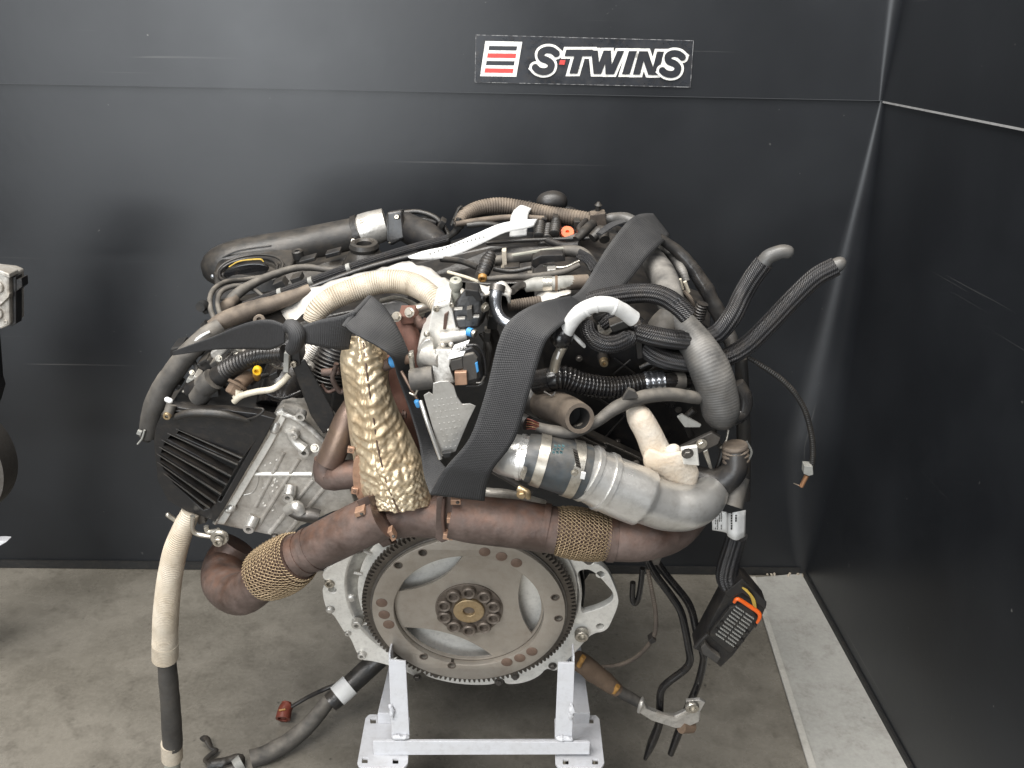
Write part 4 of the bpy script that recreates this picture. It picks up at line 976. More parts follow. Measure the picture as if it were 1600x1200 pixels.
tube('cover_web', M['blackdirty'], [(384, 656, -.006, 2), (402, 650, -.01, 2), (412, 640, -.008, 2), (398, 637, -.004, 2)], vcv, seg=8)
ins = tube('cover_post', M['greyrub'], [(268, 632, -.005, 8), (262, 650, -.012, 8)], vcv, seg=16); bolt('boss', M['brass'], 261, 650, -.016, 6, ins, 'brass_insert')
tube('cover_screw', M['white'], [(257, 622, .0, 4), (270, 629, .0, 5)], vcv, seg=12, rnd=2)

# ---- left side loom and hoses
tube('loom_sleeve', M['greyrub'], [(345, 508, .09, 13), (318, 528, .075, 15), (288, 560, .06, 16), (262, 594, .05, 17), (244, 628, .045, 17), (235, 658, .045, 15), (232, 680, .045, 14)], ENG, lump=.07, seg=20)
tube('loom_tail', M['black'], [(233, 676, .045, 10), (228, 686, .045, 8)], ENG)
zt = tube('zip_tie', M['greypl'], [(226, 672, .03, 1.6), (222, 685, .03, 1.6), (215, 694, .03, 1.4)], ENG, seg=8); block('zip_head', M['greypl'], rect(217, 677, 7, 6, 20), .028, .004, .5, zt)
tube('loom_stub', M['greyrub'], [(238, 678, .05, 8), (228, 684, .05, 8)], ENG)
tube('loom_branch', M['greyrub'], [(268, 592, .07, 8), (276, 570, .08, 9), (300, 553, .09, 9), (320, 545, .1, 7)], ENG, lump=.1)
block('side_plug', M['deep'], [(266, 545), (282, 541), (286, 556), (272, 564), (265, 558)], .07, .03, 2, ENG)
tube('flat_wire', M['white'], [(297, 541, .06, 2), (312, 527, .065, 2.5), (328, 518, .07, 2)], ENG, seg=8)
fhose = tube('corrugated_hose', M['black'], [(300, 612, .03, 15), (325, 598, .022, 16), (345, 586, .02, 16), (372, 568, .015, 14), (405, 556, .01, 13), (445, 552, .0, 13)], ENG, corrpx=(6.2, .09, .42, 1), seg=20)
tube('sensor_body', M['greyrub'], [(310, 622, .02, 16), (328, 598, .015, 17)], fhose, seg=20, lump=.05)
tube('sensor_band', M['greyrub'], [(318, 604, .014, 18), (334, 592, .013, 18)], fhose, seg=20)
block('hose_clip', M['greypl'], rect(447, 567, 8, 30, 2), -.02, .02, 1, fhose)
block('sensor_slot', M['deep'], [(325, 611), (340, 608), (342, 620), (328, 622)], .008, .01, 1, fhose)
for q in (((300, 585), (318, 580), (322, 600), (306, 606)), ((306, 570), (325, 562), (335, 574), (316, 584))): block('connector', M['blackdirty'], q, .05, .04, 2, ENG)
block('injector_bracket', M['alu'], [(328, 552), (352, 536), (362, 541), (340, 562), (330, 560)], .06, .03, 2, ENG)
block('injector_bracket', M['aludirty'], [(350, 560), (380, 548), (388, 556), (360, 572)], .07, .03, 2, ENG)
tube('injector_pipe', M['steel'], [(365, 540, .05, 3.5), (378, 552, .05, 3.5), (386, 556, .06, 3)], ENG, seg=10)
nut = bolt('hex', M['cone'], 372, 600, .0, 12, ENG, 'union_nut', axis=(TO*.6-UP*.55-ex*.4), stretch=1.6)
tube('union_sleeve', M['cone'], [(388, 588, .02, 11), (372, 602, .0, 11)], ENG, seg=16)
tube('fuel_pipe', M['creampl'], [(368, 622, -.012, 5.5), (374, 610, -.01, 6)], ENG, seg=12)
tube('fuel_pipe', M['creampl'], [(366, 627, -.012, 5), (378, 618, -.016, 5), (400, 612, -.015, 5), (425, 608, -.01, 5), (440, 598, -.005, 5), (452, 585, .0, 5)], ENG, seg=12)
bolt('socket', M['yellow'], 403, 577, .0, 7, ENG, 'yellow_cap', stretch=1.2); tube('yellow_stem', M['ochre'], [(400, 590, .03, 7), (402, 579, .005, 6)], ENG)
flt = tube('oil_filter', M['gloss'], [(440, 640, .06, 40), (452, 600, .09, 44), (468, 566, .12, 44)], ENG, seg=28)
hull('support_bracket', M['black'], [(456, 572, -.01), (476, 560, -.01), (520, 640, -.01), (528, 668, -.01), (505, 678, -.01), (486, 650, -.01)], [(456, 572, .01), (476, 560, .01), (520, 640, .01), (528, 668, .01), (505, 678, .01), (486, 650, .01)], 2, ENG)
block('bracket_post', M['black'], [(452, 528), (466, 526), (470, 570), (456, 576)], -.012, .03, 1.5, ENG)
bolt('socket', M['steel'], 459, 568, -.014, 5, ENG, 'bolt')
tube('corrugated_foil_hose', M['foil'], [(472, 566, .04, 13), (486, 552, .045, 14), (502, 528, .05, 13)], ENG, corrpx=(3.5, .06))
tube('coil_hose', M['black'], [(510, 600, .03, 26), (520, 560, .04, 27), (535, 520, .05, 24)], ENG, corrpx=(6, .07))
bolt('boss', M['alu'], 483, 574, .0, 7, ENG, 'sensor_ring')

# ---- top left: intake, throttle, filler
itk = tube('intake_manifold', M['blackdirty'], [(326, 432, .36, 12), (336, 424, .36, 28), (358, 414, .36, 34), (400, 404, .37, 35), (450, 392, .38, 31), (510, 377, .40, 28), (562, 364, .41, 25)], ENG, seg=28, lump=.01)
hull('intake_body', M['blackdirty'], [(334, 425, .30), (400, 432, .28), (470, 420, .3), (560, 398, .32), (562, 430, .3), (470, 450, .26), (380, 470, .22), (336, 470, .28)], [(334, 415, .44), (400, 400, .44), (470, 390, .44), (560, 380, .46), (562, 430, .46), (470, 450, .46), (380, 470, .46), (336, 470, .46)], 3, itk)
hull('intake_cover', M['blackdirty'], [(332, 436, .30), (340, 408, .33), (372, 390, .35), (430, 382, .36), (462, 392, .35), (462, 412, .31), (430, 432, .28), (372, 444, .27)], [(332, 430, .42), (340, 404, .42), (372, 388, .42), (430, 381, .42), (462, 390, .42), (462, 412, .42), (430, 432, .42), (372, 444, .42)], 7, itk, smooth=True)
tube('intake_seam', M['black'], [(336, 410, .335, 1.4), (370, 393, .335, 1.4), (424, 384, .34, 1.4)], itk, seg=6)
def ringpts(cx, cy, rx, ry, v, r, a=-9, n=16, dv=.03):
    out = []
    for k in range(n+1):
        t = 2*math.pi*k/n; x, y = rx*math.cos(t), ry*math.sin(t); ca, sa = math.cos(math.radians(a)), math.sin(math.radians(a))
        out.append((cx+x*ca-y*sa, cy+x*sa+y*ca, v-dv*math.sin(t), r))
    return out
plate('intake_pocket', M['gloss'], oval(384, 425, 36, 12, 28, -9), .29, .006, (), 1.5, itk)
tube('intake_loop', M['black'], ringpts(388, 423, 46, 19, .29, 2.6), itk, seg=10); tube('intake_loop', M['blackdirty'], ringpts(391, 421, 52, 22, .295, 2.2), itk, seg=10)
tube('gold_wire', M['wirey'], [(358, 417, .28, 1.1), (375, 408, .28, 1.1), (405, 405, .28, 1.3), (412, 409, .28, 1)], itk, seg=6)
bolt('dome', M['chrome'], 333, 432, .33, 5, itk, 'bolt')
block('intake_clip', M['black'], [(342, 396), (352, 392), (356, 400), (344, 404)], .345, .02, 1, itk)
lathe('sensor_stub', M['blackdirty'], (470, 416, .31), UP-ex*.12, [(6, -4), (5.5, 12), (8.5, 14), (9, 25), (7, 27), (4, 26), (4, 20), (.3, 20)], itk)
thr = tube('throttle_body', M['alu'], [(566, 362, .41, 24), (574, 359, .41, 27), (604, 350, .415, 25)], ENG, seg=28)
tube('throttle_flange', M['black'], [(558, 365, .408, 27), (566, 362, .408, 27)], thr, seg=8, flat=1.05)
tube('throttle_flange', M['alu'], [(568, 361, .41, 27), (573, 359.5, .41, 27)], thr, seg=24)
hull('throttle_motor', M['black'], [(604, 332, .385), (628, 328, .385), (632, 372, .37), (612, 384, .37), (604, 378, .37)], [(608, 330, .45), (632, 326, .45), (636, 372, .45), (616, 380, .45), (608, 374, .45)], 3, thr)
tube('intake_elbow', M['rubber'], [(630, 352, .41, 22), (648, 362, .39, 24), (668, 372, .37, 24), (690, 386, .34, 18)], thr, seg=24)
tube('elbow_band', M['blackdirty'], [(632, 332, .42, 4), (655, 331, .42, 4), (680, 340, .41, 4), (694, 356, .4, 4), (702, 370, .39, 4)], thr, seg=10)
for x, y in ((565, 346), (552, 377), (620, 340), (610, 378)): bolt('socket', M['steel'], x, y, .375, 3.4, thr, 'bolt', axis=UP+TO)
fc = lathe('oil_filler', M['blackdirty'], (570, 398, .31), UP, [(38, -26), (36, -14), (26, 2), (22, 8), (23.5, 14), (21, 20), (15, 21), (12, 18), (11, 8), (.3, 8)], ENG, 32)
tube('filler_key', M['steel'], [(565, 386, .33, 1.5), (571, 380, .33, 1.5)], fc, seg=6)
hull('top_rail_box', M['black'], [(640, 412, .26), (760, 385, .27), (900, 385, .27), (940, 405, .25), (900, 440, .2), (760, 445, .2), (660, 435, .22)], [(640, 392, .4), (760, 362, .42), (900, 362, .42), (950, 368, .42), (900, 440, .4), (760, 445, .4), (660, 430, .4)], 4, ENG)
brl = tube('braided_rail', M['braid'], [(380, 476, .175, 5), (440, 456, .19, 6), (500, 434, .205, 6.5), (560, 413, .22, 6.5), (640, 388, .235, 6), (700, 372, .25, 6)], ENG, seg=12)
for t in ((438, 457, .188), (486, 439, .2), (545, 418, .215)): tube('rail_tie', M['greypl'], [(t[0]-3, t[1]+1, t[2], 7), (t[0]+3, t[1]-1, t[2], 7)], brl, seg=12)
tube('rail_bar', M['black'], [(450, 463, .17, 4.5), (560, 423, .195, 5), (650, 399, .215, 5), (740, 381, .23, 5)], ENG, seg=8)
tube('dusty_loom', M['brownrub'], [(330, 512, .09, 12), (352, 500, .1, 14), (395, 484, .12, 14), (440, 470, .135, 12), (485, 452, .15, 9)], ENG, lump=.08)
tube('breather_hose', M['greyrub'], [(352, 480, .17, 9), (372, 458, .19, 8.5), (398, 442, .215, 7), (430, 428, .24, 6), (470, 418, .265, 5.5), (510, 421, .27, 5), (545, 426, .26, 5)], ENG, lump=.04)
tube('torn_boot', M['brownrub'], [(347, 490, .165, 6), (354, 479, .17, 10), (368, 464, .185, 9)], ENG, lump=.25)
for P in ([(336, 502, .1, 4), (328, 478, .13, 4.2), (332, 455, .17, 4.2), (352, 441, .21, 4.2), (382, 437, .24, 4), (420, 432, .26, 4)],
          [(346, 498, .1, 4), (340, 474, .14, 4), (346, 456, .18, 4), (366, 447, .2, 4), (392, 450, .21, 3.5), (410, 462, .2, 3)]):
    tube('cable_loop', M['greyrub'], P, ENG, seg=12)
tube('cable_plug', M['deep'], [(312, 480, .12, 8), (320, 478, .13, 9), (326, 488, .13, 7)], ENG, lump=.2); tube('cable_plug', M['deep'], [(318, 512, .1, 7), (326, 506, .1, 8)], ENG, lump=.2)
lathe('plug_ring', M['brownrub'], (405, 500, .09), UP*.8+TO*.6, [(10, -8), (9, 2), (7, 3), (4, 2), (4, -3), (.3, -3)], ENG)
for P in (((425, 445), (440, 438), (448, 448), (432, 455)), ((452, 437), (468, 432), (472, 440), (458, 446))): block('small_clip', M['blackdirty'], P, .2, .02, 1.2, ENG)
hull('plenum', M['black'], [(400, 520, .16), (520, 490, .17), (640, 465, .18), (640, 520, .15), (500, 560, .13), (400, 560, .13)], [(400, 492, .3), (520, 455, .3), (640, 430, .3), (640, 520, .3), (500, 560, .3), (400, 560, .3)], 3, ENG)

# ---- white foil and glass sleeved hose across the middle
crm = lambda a: (lambda s, t, p: a*noise.noise(p*38)+a*.5*noise.noise(p*95))
fo = loft('insulation_foil', M['foil'], [[(440, 487, .14), (478, 457, .15), (525, 438, .16), (570, 427, .17), (622, 411, .18), (655, 413, .17), (690, 432, .15), (720, 452, .12), (742, 468, .1)],
                                        [(452, 508, .11), (490, 478, .12), (530, 462, .125), (575, 444, .13), (625, 428, .135), (652, 432, .13), (680, 452, .11), (700, 470, .09), (720, 482, .07)]], .002, ENG, 6, 6, disp=crm(.006))
gh = tube('glass_sleeve_hose', M['cream'], [(488, 503, .055, 15), (496, 485, .06, 17), (520, 466, .07, 18), (560, 450, .08, 18), (600, 440, .085, 18), (640, 443, .08, 18), (668, 458, .06, 17), (690, 480, .04, 15)], ENG, corrpx=(3.6, .045), seg=22)
tube('hose_collar', M['steel'], [(640, 488, .05, 9), (665, 480, .05, 9), (690, 476, .04, 8)], ENG, seg=14)
loft('insulation_foil', M['foil'], [[(735, 452, .05), (760, 446, .04), (785, 440, .03), (800, 452, .02)], [(738, 470, .02), (760, 464, .0), (785, 466, -.005), (798, 474, .0)]], .003, ENG, 5, 6, disp=crm(.008))
loft('insulation_foil', M['foil'], [[(840, 462, .09), (858, 456, .09), (875, 455, .09), (892, 452, .09)], [(840, 476, .06), (856, 470, .06), (874, 465, .06), (892, 460, .06)]], .002, ENG, 5, 4, disp=crm(.006))

# ---- steel pipe, plug and looms on the centre top
tube('coolant_pipe', M['chrome'], [(780, 448, .0, 11), (774, 462, -.01, 10), (776, 485, -.02, 9), (785, 500, -.03, 9), (800, 508, -.035, 9)], ENG, seg=18)
tube('coolant_pipe_clamp', M['darksteel'], [(778, 446, .0, 12.5), (776, 456, -.005, 12.5)], ENG, seg=18)
pg = tube('sensor_plug', M['rubber'], [(768, 396, .13, 8), (762, 408, .12, 11), (757, 420, .11, 11), (752, 432, .1, 10)], ENG, corrpx=(6, .06)); bolt('socket', M['ochre'], 754, 432, .085, 7, pg, 'connector_face', axis=TO*.8-UP*.3)
tube('brown_loom', M['greyrub'], [(758, 436, .085, 4), (790, 434, .09, 5), (840, 431, .1, 5), (880, 425, .11, 5), (905, 414, .12, 4)], ENG, lump=.08)
rl = tube('fuel_rail', M['greyrub'], [(772, 408, .15, 8), (800, 404, .155, 9), (850, 397, .16, 9), (890, 392, .165, 9), (910, 396, .16, 9), (925, 412, .145, 9), (940, 435, .13, 9)], ENG, seg=18)
block('rail_clip', M['cream'], [(784, 393), (791, 392), (792, 414), (797, 417), (794, 421), (782, 421), (785, 414)], .14, .012, .8, rl)
tube('rail_print', M['silverpl'], [(800, 399, .145, 2.5), (850, 391, .15, 2.5), (880, 388, .155, 2)], rl, seg=6)
for d in (0, 5, 10): tube('flat_loom', M['braid'], [(905-d*.3, 392+d*.8, .15, 4), (922-d*.5, 402+d*.7, .14, 4), (936-d, 420+d*.3, .13, 4)], rl, seg=8)
block('black_clip', M['black'], [(832, 405), (845, 399), (880, 398), (884, 408), (845, 413), (836, 420), (830, 415)], .13, .02, 1.5, ENG)
mh = tube('metal_hose', M['greypl'], [(820, 448, .09, 9), (838, 444, .09, 11), (865, 443, .09, 11), (878, 442, .09, 11), (915, 440, .1, 11)], ENG, seg=20, lump=.03)
tube('hose_clamp', M['steel'], [(848, 443, .09, 12.2), (862, 443, .09, 12.2)], mh, seg=20); tube('hose_clamp', M['cone'], [(867, 443, .09, 12.4), (871, 443, .09, 12.4)], mh, seg=20); tube('hose_end', M['brownrub'], [(873, 443, .09, 11.6), (918, 440, .1, 11.6)], mh, seg=20, lump=.05)
tube('small_corrugated_hose', M['brownrub'], [(795, 478, .03, 8), (815, 475, .035, 8.5), (845, 470, .04, 8)], ENG, corrpx=(4.2, .09))
tube('corrugated_hose', M['brownrub'], [(716, 350, .33, 8), (726, 336, .35, 10), (748, 325, .37, 11), (780, 321, .38, 12), (812, 325, .38, 12), (850, 333, .37, 12), (890, 339, .36, 12), (925, 345, .35, 12.5)], ENG, corrpx=(4.4, .06), seg=20)
tube('vacuum_hose', M['brownrub'], [(712, 350, .32, 4), (740, 346, .33, 5), (780, 341, .34, 5), (815, 340, .34, 5), (850, 342, .34, 5)], ENG)
cl = block('hose_bracket', M['brownrub'], [(922, 336), (946, 333), (948, 352), (924, 355)], .33, .018, 1.5, ENG); lathe('push_clip', M['blackdirty'], (934, 333, .345), UP, [(13, -2), (13, 1), (4, 2), (4, 12), (6, 13), (2, 18)], cl)
tube('hose_nozzle', M['darkpl'], [(946, 343, .35, 8), (960, 341, .35, 9), (978, 342, .34, 10), (992, 348, .33, 9)], ENG, lump=.08)
bl = tube('rubber_cap', M['rubber'], [(838, 322, .40, 10), (852, 316, .40, 15), (868, 314, .40, 16), (886, 322, .40, 12)], ENG, rnd=2, seg=22)
tube('rubber_lip', M['rubber'], [(842, 327, .4, 4), (880, 325, .4, 5), (905, 332, .4, 3)], bl)
lathe('orange_cap', M['orange'], (886, 366, .30), UP*.75+TO*.6, [(11, -5), (11.5, 4), (10, 8), (3, 8), (2.5, 4), (.3, 4)], ENG); tube('cap_plug', M['greyrub'], [(884, 378, .28, 8), (905, 372, .28, 9)], ENG)
for x, y in ((842, 356), (854, 360), (866, 352), (848, 372)): tube('injector_plug', M['blackdirty'], [(x, y+14, .28, 8), (x+2, y, .3, 8), (x+3, y-8, .31, 6)], ENG, corrpx=(5, .12))
for P in ([(700, 372, .34, 4), (716, 356, .34, 6), (712, 340, .34, 5)], [(706, 352, .345, 3), (716, 328, .35, 2.5), (722, 322, .35, 2)], [(730, 352, .3, 5), (760, 350, .3, 5), (790, 356, .3, 5)], [(900, 375, .26, 6), (915, 360, .28, 8), (926, 350, .3, 8)],
          [(925, 372, .26, 8), (940, 360, .27, 9), (945, 375, .25, 8)], [(760, 380, .26, 3), (830, 375, .27, 3), (930, 372, .27, 3)]): tube('wiring', M['blackdirty'], P, ENG, lump=.1)
lathe('vacuum_stub', M['blackdirty'], (717, 352, .33), UP, [(8, -4), (9, 4), (5, 6), (4, 12), (.5, 12)], ENG)
# ================================================================== right bank
rc = block('right_valve_cover', M['black'], [(835, 505), (900, 500), (1000, 510), (1090, 545), (1130, 600), (1120, 690), (1070, 730), (1000, 735), (860, 660)], .03, .36, 5, ENG)
hull('right_cover_top', M['black'], [(835, 510, .03), (1000, 505, .03), (1110, 560, .03), (1110, 600, .03), (835, 600, .03)], [(880, 440, .32), (1000, 425, .32), (1110, 460, .32), (1110, 600, .32), (835, 600, .32)], 5, rc)
for q in (((958, 585), (985, 562), 1.5), ((960, 560), (1000, 590), 1.5), ((1000, 590), (1040, 560), 1.5), ((860, 610), (900, 640), 3), ((930, 620), (980, 650), 2), ((940, 690), (985, 640), 2)):
    tube('cover_rib', M['black'], [(*q[0], .026, q[2]), (*q[1], .026, q[2])], rc, seg=8)
bp = tube('cover_post', M['black'], [(942, 556, .03, 9), (944, 567, .012, 9)], rc, seg=16); bolt('boss', M['brass'], 944, 567, .008, 6.5, bp, 'brass_insert')
bar2 = hull('cover_rail', M['blackdirty'], [(872, 668, -.02), (905, 672, -.02), (1008, 722, -.02), (1002, 738, -.02), (985, 734, -.02), (900, 690, -.02)], [(872, 660, .02), (905, 662, .02), (1012, 712, .02), (1006, 730, .02), (985, 730, .02), (900, 686, .02)], 2.5, rc)
tube('rail_line', M['greyrub'], [(900, 678, -.024, 1.4), (945, 700, -.024, 1.4), (948, 693, -.024, 1.4), (1000, 716, -.024, 1.4)], bar2, seg=6)
bolt('dome', M['greyrub'], 994, 724, -.022, 6, bar2, 'rail_end')
block('black_flap', M['rubber'], [(1078, 570), (1100, 560), (1112, 600), (1090, 620), (1076, 605)], .0, .02, 2, rc)

# ---- aluminium charge pipe with rubber coupling
cp = tube('charge_pipe', M['alupipe'], [(905, 735, -.11, 43), (928, 745, -.11, 44), (960, 760, -.11, 46), (1003, 777, -.11, 46), (1007, 779, -.11, 40), (1040, 790, -.105, 39), (1072, 792, -.1, 37), (1098, 782, -.085, 33), (1112, 765, -.06, 28)], ENG, seg=36, step=.003)
tube('pipe_bead', M['alupipe'], [(915, 738, -.11, 46.5), (921, 741, -.11, 46.5)], cp, seg=36); tube('pipe_bead', M['alupipe'], [(941, 751, -.11, 48), (948, 754, -.11, 48)], cp, seg=36)
tube('turbo_outlet', M['alupipe'], [(770, 700, -.07, 22), (785, 708, -.09, 32), (812, 714, -.105, 35), (835, 717, -.11, 35)], cp, seg=32)
tube('outlet_bead', M['alupipe'], [(812, 714, -.105, 37), (818, 715, -.106, 37)], cp, seg=32)
cpl = tube('rubber_coupling', M['navy'], [(822, 714, -.107, 37), (840, 718, -.109, 40), (862, 724, -.11, 42), (885, 730, -.11, 44), (912, 738, -.11, 45)], cp, seg=36, step=.004)
c1 = tube('hose_clamp', M['steel'], [(836, 717, -.109, 42), (851, 721, -.11, 43)], cpl, seg=36); c2 = tube('hose_clamp', M['steel'], [(886, 730, -.11, 46), (901, 734, -.11, 46.5)], cpl, seg=36)
tube('clamp_screw', M['brass'], [(810, 762, -.135, 6), (822, 770, -.14, 7), (826, 778, -.14, 4)], c1, seg=10, lump=.2); bolt('hex', M['brass'], 815, 772, -.15, 6, c1, 'bolt')
block('clamp_buckle', M['steel'], [(812, 745), (818, 732), (824, 735), (818, 752)], -.15, .006, 1, c1)
for k in range(7):
    t = k/6; block('clamp_slot', M['darksteel'], rect(901+t*5-2, 706+t*24, 8, 1.6, 25), -.155, .004, .3, c2)
bolt('hex', M['steel'], 898, 738, -.158, 4.5, c2, 'bolt'); block('white_mark', M['white'], rect(911, 744, 7, 10, 12), -.158, .003, .5, c2)
for k in range(9): block('print', M['print'], rect(868+(k % 3)*6-(k//3)*1.5, 698+(k//3)*5, 4, 1.6, 18), -.153, .003, 0, cpl)

# ---- hoses and looms on the right bank
wb = tube('corrugated_hose', M['gloss'], [(834, 598, -.02, 13), (845, 595, -.025, 17), (868, 591, -.03, 18), (885, 591, -.03, 18), (912, 600, -.03, 17), (950, 606, -.025, 17), (985, 603, -.02, 16), (1010, 598, -.015, 16), (1045, 596, -.01, 15), (1075, 597, .0, 13)], ENG, corrpx=(6.2, .085, .16, .68), seg=24)
tube('hose_cuff', M['gloss'], [(836, 597, -.022, 19), (862, 593, -.03, 19)], wb, seg=24, lump=.04)
tube('hose_clamp', M['chrome'], [(1006, 599, -.015, 18), (1036, 596, -.012, 18)], wb, seg=24, corrpx=(9, .03)); tube('hose_end', M['greyrub'], [(1036, 597, -.01, 16.5), (1068, 596, -.005, 15)], wb, seg=20)
tube('cuff_wire', M['darksteel'], [(850, 612, -.045, 1.5), (862, 618, -.05, 1.5), (868, 612, -.05, 1.5)], wb, seg=6)
rh = tube('open_rubber_hose', M['brownrub'], [(845, 628, -.02, 22), (860, 634, -.035, 25), (885, 643, -.06, 26), (906, 654, -.1, 24)], ENG, seg=28, hollow=.74, lump=.02)
tube('hose_bore', M['deep'], [(890, 646, -.07, 17), (905, 653.5, -.098, 17.6)], rh, seg=24, hollow=.96)
tube('hose_ring', M['greyrub'], [(869, 636, -.042, 26.5), (872, 638, -.044, 26.5)], rh, seg=28)
tube('dark_hose', M['rubber'], [(825, 615, .0, 20), (838, 630, -.01, 22), (850, 636, -.02, 20)], ENG)
lm = tube('grey_loom', M['greyrub'], [(838, 667, -.085, 8), (865, 674, -.09, 10), (895, 675, -.09, 10), (930, 660, -.085, 9), (965, 636, -.075, 11), (1000, 622, -.06, 11), (1045, 616, -.05, 11), (1092, 622, -.04, 10)], ENG, lump=.08, seg=16)
block('loom_flag', M['greyrub'], [(972, 625), (982, 608), (992, 612), (998, 622)], -.075, .006, 1, lm)
tube('loom_plug', M['rubber'], [(815, 657, -.08, 12), (824, 661, -.085, 12)], lm, seg=16)
for k in range(5): tube('loom_wire', M['wirer' if k % 2 else 'redbrown'], [(822, 654+k*4, -.085, 1.3), (832, 657+k*3.2, -.09, 1.3), (842, 662+k*2.4, -.09, 1.2)], lm, seg=6)
# white crackled pipe and its bracket
wp = tube('lagged_pipe', M['whitewrap'], [(991, 640, -.05, 14), (998, 650, -.06, 20), (1012, 675, -.065, 21), (1022, 698, -.068, 22), (1032, 718, -.07, 24), (1046, 736, -.07, 22)], ENG, seg=26, lump=.03, rnd=1)
fl0 = hull('lagged_flare', M['whitewrap'], [(1003, 712, -.085), (1012, 700, -.09), (1040, 710, -.095), (1064, 704, -.095), (1080, 714, -.095), (1094, 738, -.09), (1088, 758, -.09), (1076, 778, -.09), (1046, 758, -.095), (1006, 732, -.09)], [(1008, 702, -.04), (1016, 692, -.04), (1040, 702, -.04), (1062, 698, -.04), (1080, 708, -.04), (1090, 732, -.04), (1086, 748, -.04), (1074, 764, -.04), (1046, 746, -.04), (1010, 722, -.04)], 7, wp, smooth=True)
tube('lagged_boss', M['whitewrap'], [(1042, 712, -.08, 11), (1052, 704, -.085, 11), (1060, 700, -.08, 8)], wp, rnd=2, lump=.06)
tab = block('pipe_tab', M['alubright'], [(1064, 702), (1090, 698), (1093, 728), (1068, 726)], -.1, .006, 1.5, wp); bolt('hex', M['darksteel'], 1074, 708, -.1, 7, tab, 'bolt')
br = hull('steel_bracket', M['darksteel'], [(1052, 705, -.06), (1112, 676, -.06), (1126, 684, -.06), (1122, 694, -.06), (1092, 708, -.06), (1070, 712, -.06)], [(1052, 700, -.05), (1112, 672, -.05), (1126, 680, -.05), (1122, 692, -.05), (1092, 706, -.05), (1070, 710, -.05)], 1.2, ENG)
bolt('hex', M['steel'], 1096, 693, -.062, 6.5, br, 'bolt'); block('bracket_tab', M['greypl'], [(1058, 652), (1066, 648), (1096, 664), (1094, 668), (1070, 668)], -.04, .004, 1, br)
block('bracket_leg', M['steel'], [(1098, 706), (1106, 702), (1114, 735), (1108, 732)], -.05, .006, .8, br)
# black elbow, hose cuff, open end
el = tube('rubber_elbow', M['rubber'], [(1078, 742, -.05, 18), (1104, 752, -.055, 21), (1128, 752, -.06, 22), (1148, 734, -.06, 20), (1150, 714, -.055, 18), (1149, 704, -.05, 18)], ENG, seg=24)
tube('elbow_cuff', M['brownrub'], [(1148, 694, -.048, 19), (1149, 706, -.05, 20), (1150, 722, -.055, 20)], el, seg=24, corrpx=(8, .05))
tube('open_pipe', M['greyrub'], [(1160, 745, -.05, 12), (1150, 768, -.06, 16), (1143, 790, -.07, 18)], ENG, seg=24, hollow=.8)
tube('side_sleeve', M['tapeblk'], [(1158, 560, .06, 10), (1160, 620, .05, 11), (1162, 700, .04, 11), (1160, 780, .02, 12)], ENG)
lb = loft('wrapped_label', M['paper'], [[(1112, 797, -.02), (1134, 800, -.026), (1138, 802, -.04), (1150, 800, -.047), (1165, 797, -.035)], [(1113, 828, -.02), (1134, 832, -.026), (1138, 838, -.04), (1150, 844, -.047), (1164, 838, -.035)]], .0008, ENG, 5, 4)
for r_ in range(6):
    for k in range(7):
        if random.random() < .75: block('label_print', M['ink'], rect(1118+r_*3.0 if r_ < 4 else 1143+(r_-4)*7, 802+k*4, 1.2 if r_ < 4 else 2.4, random.uniform(1.8, 3.4), 0), -.0485 if r_ > 3 else -.0275, .0006, 0, lb)
# fat taped loom
ft = tube('taped_loom', M['tape'], [(1008, 388, .2, 15), (1024, 412, .15, 20), (1038, 438, .09, 22), (1046, 464, .045, 22), (1056, 494, .02, 22), (1082, 530, .0, 27), (1108, 574, -.025, 31), (1122, 618, -.035, 31), (1126, 650, -.04, 29), (1124, 668, -.04, 24)], ENG, seg=28, lump=.05, rnd=1)
tube('loom_bulge', M['greyrub'], [(1040, 545, .01, 20), (1034, 520, .01, 26), (1050, 495, .02, 22)], ENG, lump=.06, seg=20)
tube('taped_branch', M['tapeblk'], [(1150, 600, .0, 14), (1162, 622, -.005, 14), (1158, 645, -.01, 13), (1140, 655, -.02, 12)], ENG, lump=.08)
tube('thin_loom', M['tapeblk'], [(1030, 372, .16, 8), (1058, 392, .16, 9), (1082, 420, .15, 11), (1102, 450, .14, 12), (1122, 488, .13, 12), (1138, 522, .12, 12), (1150, 560, .1, 11)], ENG, lump=.12, seg=16)
tube('thin_loom', M['tape'], [(1030, 388, .19, 6), (1050, 402, .17, 7), (1066, 424, .14, 7), (1072, 440, .13, 6)], ENG, lump=.08)
for P in ([(1062, 436, .08, 3), (1066, 452, .08, 3)], [(1070, 440, .08, 3), (1076, 456, .08, 3)]): tube('white_wire', M['creampl'], P, ENG, seg=8)
tube('loose_cord', M['brownrub'], [(1068, 455, .075, 4), (1080, 470, .07, 4), (1084, 490, .07, 3.5)], ENG)
tube('spring_coil', M['black'], [(1092, 500, .04, 8), (1094, 486, .04, 9), (1098, 474, .04, 8)], ENG, corrpx=(4.5, .14))
